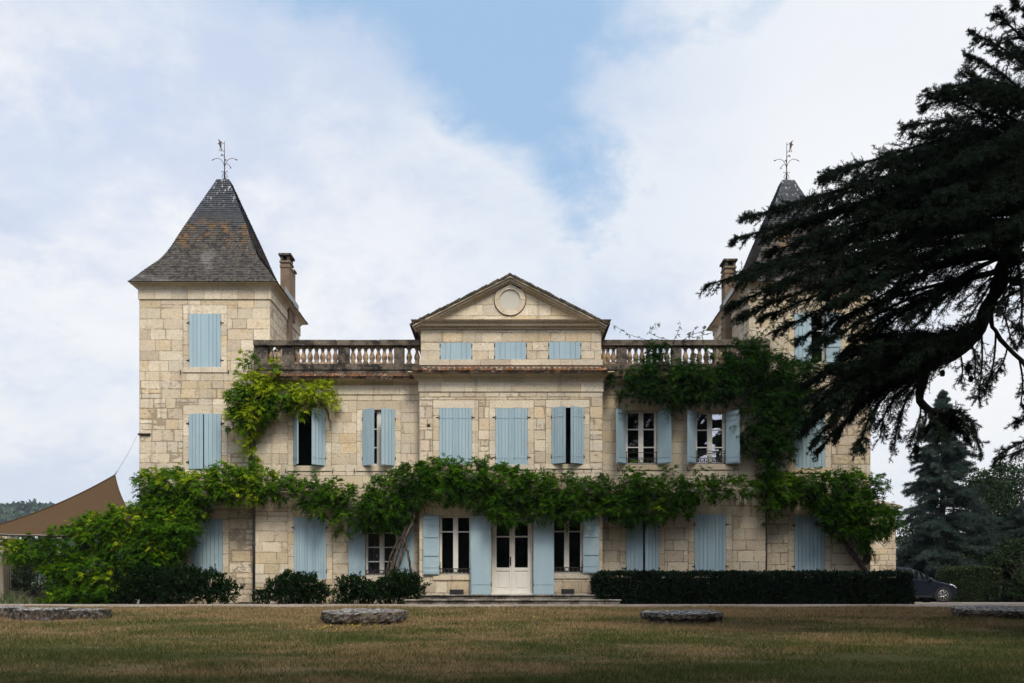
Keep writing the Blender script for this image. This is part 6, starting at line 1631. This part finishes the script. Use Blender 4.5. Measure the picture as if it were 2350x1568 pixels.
o = mb.build('roof', ['terracotta'], ob, stone=True); o.location = -ob.location

# ---------------------------------------------------------------- left side: shade sail, fence, wall, gate pillar, lights
sail = thing('shade_sail', 'brown fabric shade sail slung beside the left tower above the vines', 'shade sail', (X(120, 1.2), 1.2, Z(1180, 1.2)))
def sail_build():
    y0 = 1.4
    A = np.array(V(264, 1090, 1.0)); B_ = np.array(V(-75, 1222, -.6)); C_ = np.array(V(372, 1225, -.3)); E_ = np.array(V(120, 1236, -2.6))
    def edge(p, q, sag):
        c = (A + B_ + C_) / 3 if True else 0
        return lambda t_: p + (q - p) * t_ + (sag * 4 * t_ * (1 - t_))
    top = edge(B_, A, np.array([.05, 0, -.20])); rt = edge(C_, A, np.array([-.22, 0, -.34])); bot = edge(B_, C_, np.array([0, -.25, -.12]))
    n = 26; mb = MB(); grid = []
    # Coons patch with its right side from C to A and its left side collapsed at B
    for j in range(n + 1):
        v_ = j / n; row = []
        for i in range(n + 1):
            u_ = i / n
            s = top(u_) * v_ + bot(u_) * (1 - v_) + rt(v_) * u_ + B_ * (1 - u_) - ((A * v_ + C_ * (1 - v_)) * u_ + B_ * (1 - u_))
            row.append(s + np.array([0, .25, 0]) * 4 * u_ * (1 - u_) * v_ * (1 - v_))
        grid.append(row)
    b = len(mb.v)
    for row in grid: mb.v += [tuple(p) for p in row]
    mb.idx(b, [(j * (n + 1) + i, j * (n + 1) + i + 1, (j + 1) * (n + 1) + i + 1, (j + 1) * (n + 1) + i) for j in range(n) for i in range(n)], 0, None, True)
    o = mb.build('canopy', 'sail_cloth', sail); o.location = -sail.location
    e = MB(); 
    for fn in (top, rt, bot): e.tube([tuple(fn(k / 24) + np.array([0, -.01, 0])) for k in range(25)], .018, 5)
    o = e.build('hem', 'sail_edge', sail); o.location = -sail.location
    e = MB(); br = np.array([X(319, YT) - .02, YT - .05, Z(997, YT)]); e.tube([tuple(A), tuple((A + br) / 2 + np.array([.02, 0, -.04])), tuple(br)], .007, 4); e.tube([tuple(A), tuple(A + (br - A) * .10)], .02, 5)
    o = e.build('rope', 'rope', sail); o.location = -sail.location
    e = MB(); s0 = [tuple(grid[int(6 - 5 * k / 25)][k] + np.array([0, -.015, 0])) for k in range(0, 22)]; e.tube(s0, .008, 4); o = e.build('seam', 'rope', sail); o.location = -sail.location
sail_build()
mb = MB(); mb.box(X(317.5, YT), X(346, YT), YT - .055, YT, Z(999.5, YT), Z(995, YT))
for xx in (325, 340): mb.lathe([(.02, -.01), (.02, .01)], (X(xx, YT), YT - .06, Z(997, YT)), 6, axis='y')
tag(mb.build('sail_bracket', 'black_plastic', bevel=.006), 'black metal bracket screwed to the left tower, holding the sail rope', 'bracket')

mb = MB(); r = random.Random(4); y = .55
wx0, wx1 = X(-60, y), X(300, y)
blocks(mb, (wx0, wx1, -.05, .36), [], lambda u_, v_: (u_, y, v_), .02, 820, ch=(.16, .22), bw=(.4, .9))
mb.box(wx0, wx1, y + .002, y + .35, -.05, .36); mb.box(wx0, wx1, y - .03, y + .37, .362, .43)
tag(mb.build('low_wall', ['weathered_stone'], stone=True), 'low grey stone wall carrying the iron fence at the left', 'wall')
fence = thing('iron_fence', 'dark iron bar fence on the low wall at the left, half under the wisteria', 'fence', (wx0, y + .15, .43))
mb = MB(); mb.box(wx0, wx1, y + .13, y + .17, .50, .53); mb.box(wx0, wx1, y + .13, y + .17, 1.48, 1.51)
o = mb.build('rail', 'iron', fence); o.location = -fence.location
bar = MB(); bar.tube([(0, 0, 0), (0, 0, 1.24)], .011, 6); bar.lathe([(.011, 1.24), (.022, 1.27), (.002, 1.36)], (0, 0, 0), 6)
ob_ = bar.build('bar', 'iron', fence); bm_ = ob_.data; xs = np.arange(wx0 + .08, wx1, .115)
for i, xx in enumerate(xs):
    o = ob_ if i == 0 else bpy.data.objects.new('bar', bm_)
    if i: link(o, fence)
    o.location = (xx - wx0, 0, 0)
mb = MB(); py = .35; px0, px1 = X(-40, py), X(8, py); mb.box(px0, px1, py, py + .5, -.05, Z(1244, py)); mb.box(px0 - .06, px1 + .06, py - .06, py + .56, Z(1244, py) + .001, Z(1238, py)); mb.box(px0 - .10, px1 + .16, py - .10, py + .6, Z(1238, py) + .001, Z(1232, py))
tag(mb.build('gate_pillar', 'limestone', stone=True, bevel=.012), 'cream stone gate pillar with a flat cap at the left edge', 'pillar')
mb = MB(); yq = 6.0; mb.box(X(-60, yq), X(14, yq), yq, yq + .12, Z(1238, yq), Z(1228, yq)); mb.box(X(-60, yq), X(2, yq), yq, yq + .3, Z(1228, yq), Z(1222, yq)); mb.box(X(-10, yq), X(-2, yq), yq, yq + .15, -.1, Z(1238, yq))
tag(mb.build('pergola_beam', 'bark', bevel=.01), 'brown wooden pergola beam behind the gate pillar', 'pergola')
mb = MB()
mb.box(X(131, 4), X(141, 4), 4.0, 4.12, -.1, Z(1232, 4))
tag(mb.build('post', 'cream_wood', bevel=.012), 'cream wooden post holding up the sail behind the wisteria', 'post')
sl_ = thing('string_light', 'string of small light bulbs hanging under the brown sail', 'string lights', V(30, 1228, 3))
pts = [V(-40, 1232, 3), V(20, 1236, 3), V(50, 1230, 3), V(90, 1226, 3), V(150, 1233, 3)]
mb = MB(); p, r_ = stem_curve(pts, .008, None, wob=.0); mb.tube(p, .008, 4); o = mb.build('cable', 'black_plastic', sl_); o.location = -sl_.location
for i, (a, b) in enumerate(((24, 1236), (48, 1231), (84, 1227))):
    mb = MB(); c = V(a, b + 3, 3); mb.lathe([(.02, .04), (.025, .01), (.05, -.03), (.055, -.07), (.03, -.11), (.005, -.12)], c, 10); mb.lathe([(.024, .01), (.024, .06)], (c[0], c[1], c[2] + .03), 8, 1)
    o = mb.build('bulb', ['white_plastic', 'black_plastic'], sl_); o.location = -sl_.location
g = np.random.default_rng(60)
for i, (xd, n, h) in enumerate(((38, 60, .62), (10, 40, .5), (62, 30, .35))):
    c = np.array([X(xd, -.1), -.1, 0]); k = 3; out = []
    base = c + np.stack([g.normal(0, .10, n), g.normal(0, .08, n), np.zeros(n)], 1); dr = unit(np.stack([g.normal(0, .45, n), g.normal(0, .3, n), np.ones(n)], 1)); hh = h * g.uniform(.6, 1.15, n)
    sd = np.stack([np.full(n, .014), np.zeros(n), np.zeros(n)], 1); p0 = base
    q = []
    for j in range(3):
        t0, t1 = j / 3, (j + 1) / 3
        f = lambda t_: base + dr * (hh * t_)[:, None] + np.stack([dr[:, 0] * hh * t_ * t_ * .5, 0 * hh, -.12 * hh * t_ * t_], 1)
        q.append(np.stack([f(t0) - sd * (1 - t0 * .7), f(t0) + sd * (1 - t0 * .7), f(t1) + sd * (1 - t1 * .95), f(t1) - sd * (1 - t1 * .95)], 1))
    o = np_mesh('iris_clump', np.concatenate(q).reshape(-1, 3), 4, 'grass_tall', None, np.tile(g.uniform(.1, 1, n), 3))
    tag(o, ('tall clump of sword-shaped leaves before the low wall', 'dry leaf clump at the left edge beside the gate pillar', 'small clump of blades at the foot of the low wall')[i], 'plant')

# ---------------------------------------------------------------- small fittings
def spotlight(xd, yd, y, label, flip=1):
    x, _, z = V(xd, yd, y); mb = MB(); mb.box(x - .02, x + .02, y - .02, y, z - .02, z + .05); mb.box(x - .02, x + .02, y - .10, y - .02, z + .02, z + .05)
    mb.box(x - .02, x + flip * .15, y - .16, y - .06, z - .01, z + .05, 0); mb.box(x - .01, x + flip * .14, y - .165, y - .16, z - .004, z + .044, 1)
    tag(mb.build('wall_lamp', ['white_plastic', 'lamp_lens'], bevel=.008), label, 'lamp')
spotlight(972, 1153, YP, 'small white spotlight on the pavilion wall above the left French window')
spotlight(1700, 1150, YW, 'small white spotlight high on the right wing wall near the right drainpipe')
x, y, z = V(633, 806, .40)
mb = MB(); d = Vector((.10, -.22, -.07)); a = Vector((x - .05, y - .02, z + .03)); mb.tube([a, a + d * .5, a + d], [.055, .058, .058], 12, 0); mb.tube([a + d * .98, a + d * 1.06], [.045, .045], 12, 1); mb.tube([(x - .04, y + .05, z + .11), (x - .04, y - .03, z + .09), (x - .03, y - .06, z + .03)], .025, 8, 0)
tag(mb.build('security_camera', ['white_plastic', 'black_plastic'], bevel=.004), 'white security camera mounted on the left balustrade', 'camera')

# ---------------------------------------------------------------- far hill, added woods behind the photographer
def hill():
    g = np.random.default_rng(70); nx, ny = 170, 40; y0 = 420.0
    xs = np.linspace(-900, 900, nx); v_ = np.linspace(0, 1, ny)
    xx, vv = np.meshgrid(xs, v_)
    ridge = 60 - 14 * ((xx + 310) / 200) ** 2 * (xx > -310) + 3 * np.sin(xx * .017 + 1) + 1.5 * np.sin(xx * .053)
    ridge = np.maximum(ridge, 8)
    ex = 1.0 * np.sin(xx * .21 + vv * 37) * np.sin(xx * .13 - vv * 61) * 2.0 + g.normal(size=xx.shape) * .9
    zz = ridge * np.sin(vv * math.pi / 2) ** .9 + ex * (vv > .02) - 3
    yy = y0 + vv * 260
    vs = np.stack([xx, yy, zz], -1).reshape(-1, 3)
    fs = [(j * nx + i, j * nx + i + 1, (j + 1) * nx + i + 1, (j + 1) * nx + i) for j in range(ny - 1) for i in range(nx - 1)]
    me = bpy.data.meshes.new('hill'); me.from_pydata(vs.tolist(), [], fs); me.materials.append(MATS['earth']); me.update(); me.polygons.foreach_set('use_smooth', [True] * len(fs))
    o = bpy.data.objects.new('hill', me); link(o); tag(o, kind='structure')
    # tree crowns on the slope, seen only as one far wood
    n = 5200; k = 14
    sx = g.uniform(-420, -150, n); sv = g.random(n) ** .8
    fi = (sx + 900) / 1800 * (nx - 1); fj = sv * (ny - 1); zi = zz[np.clip(fj.astype(int), 0, ny - 1), np.clip(fi.astype(int), 0, nx - 1)]
    c = np.stack([sx, y0 + sv * 260, zi + 1.0], 1); R_ = g.uniform(2.2, 4.4, n)
    d = unit(g.normal(size=(n, k, 3)) + UP * .5); B = c[:, None] + d * (R_[:, None] * g.uniform(.6, 1, (n, k)))[..., None] * [1, 1, 1.15]
    q = simple_leaves(B.reshape(-1, 3), unit(d.reshape(-1, 3) + .9 * g.normal(size=(n * k, 3))), g, 2.6, 1.1)
    o = np_mesh('far_wood', q, 4, 'far_wood'); tag(o, 'wooded hill in the far distance at the left', 'wood', None, 'stuff')
hill()
def added_woodland():
    """unseen trees invented behind and above the photographer: they shade the lawn and darken the window panes"""
    g = np.random.default_rng(71); Bs, Ds = [], []
    for row, y0 in enumerate((-D0 - 3, -D0 - 10, -D0 - 17, -D0 - 25, -D0 - 33)):
        for i in range(17):
            x = -40 + 80 * i / 16 + g.normal() * 1.2; y = y0 - 2 * g.random()
            if row == 0 and abs(x) < 3: continue
            if 11.5 < x < 21: continue
            h = g.uniform(15, 20) + (3 if row == 0 else 0); w_ = g.uniform(4.0, 5.6) * (1.75 if row == 0 else 1); zb = float(gz(x, y))
            for c in range(60 if row == 0 else 22):
                f = g.random(); rr = w_ * math.sin(math.pi * (.15 + .8 * f)) * math.sqrt(g.random()); an = g.uniform(0, 6.28)
                cc_ = np.array([x + rr * math.cos(an), y + rr * math.sin(an), zb + h * ((.34 if row == 0 else .16) + .64 * f)]); d_ = cc_[1] + D0
                if d_ > -2 and cc_[2] < .75 * (d_ + 2) + 3.5: continue
                d = unit(g.normal(size=(46, 3))); Bs.append(cc_ + d * 1.5 * g.uniform(.4, 1.1, (46, 1))); Ds.append(unit(d + g.normal(size=(46, 3))))
    for x, y in ((16.5, -21), (18, -12.5), (22, -24), (21, -9), (27, -1), (19.5, -17), (33, 8), (26, -12), (36, -4)):      # more unseen trees added right of the view to darken the right wing
        zb = float(gz(x, y)); h = g.uniform(16, 19)
        for c in range(26):
            f = g.random(); rr = 4.6 * math.sin(math.pi * (.15 + .8 * f)) * math.sqrt(g.random()); an = g.uniform(0, 6.28)
            cc_ = np.array([x + rr * math.cos(an), y + rr * math.sin(an), zb + h * (.12 + .86 * f)]); d = unit(g.normal(size=(46, 3))); Bs.append(cc_ + d * 1.5 * g.uniform(.4, 1.1, (46, 1))); Ds.append(unit(d + g.normal(size=(46, 3))))
    q = simple_leaves(np.concatenate(Bs), np.concatenate(Ds), g, .85, .32)
    o = np_mesh('added_woodland', q, 4, 'dark_leaf', None, np.clip(g.normal(.45, .2, len(q) // 4), 0, 1)); tag(o, 'unseen trees added to shade the lawn and walls and darken the panes', 'wood', None, 'stuff')
added_woodland()

# ---------------------------------------------------------------- the air: far things fade to blue
def air():
    m = bpy.data.materials.new('air'); m.use_nodes = True; t = NT(m.node_tree)
    v_ = t.n('ShaderNodeVolumePrincipled', {'Color': (0.72, 0.82, 0.95), 'Density': 0.00021, 'Anisotropy': 0.2})
    t.n('ShaderNodeOutputMaterial', {'Volume': v_.outputs[0]}); MATS['air'] = m
    mb = MB(); mb.box(-620, 620, -120, 760, -6, 92); o = mb.build('haze', 'air'); tag(o, 'thin pale haze in the air', 'haze', None, 'stuff')
air()
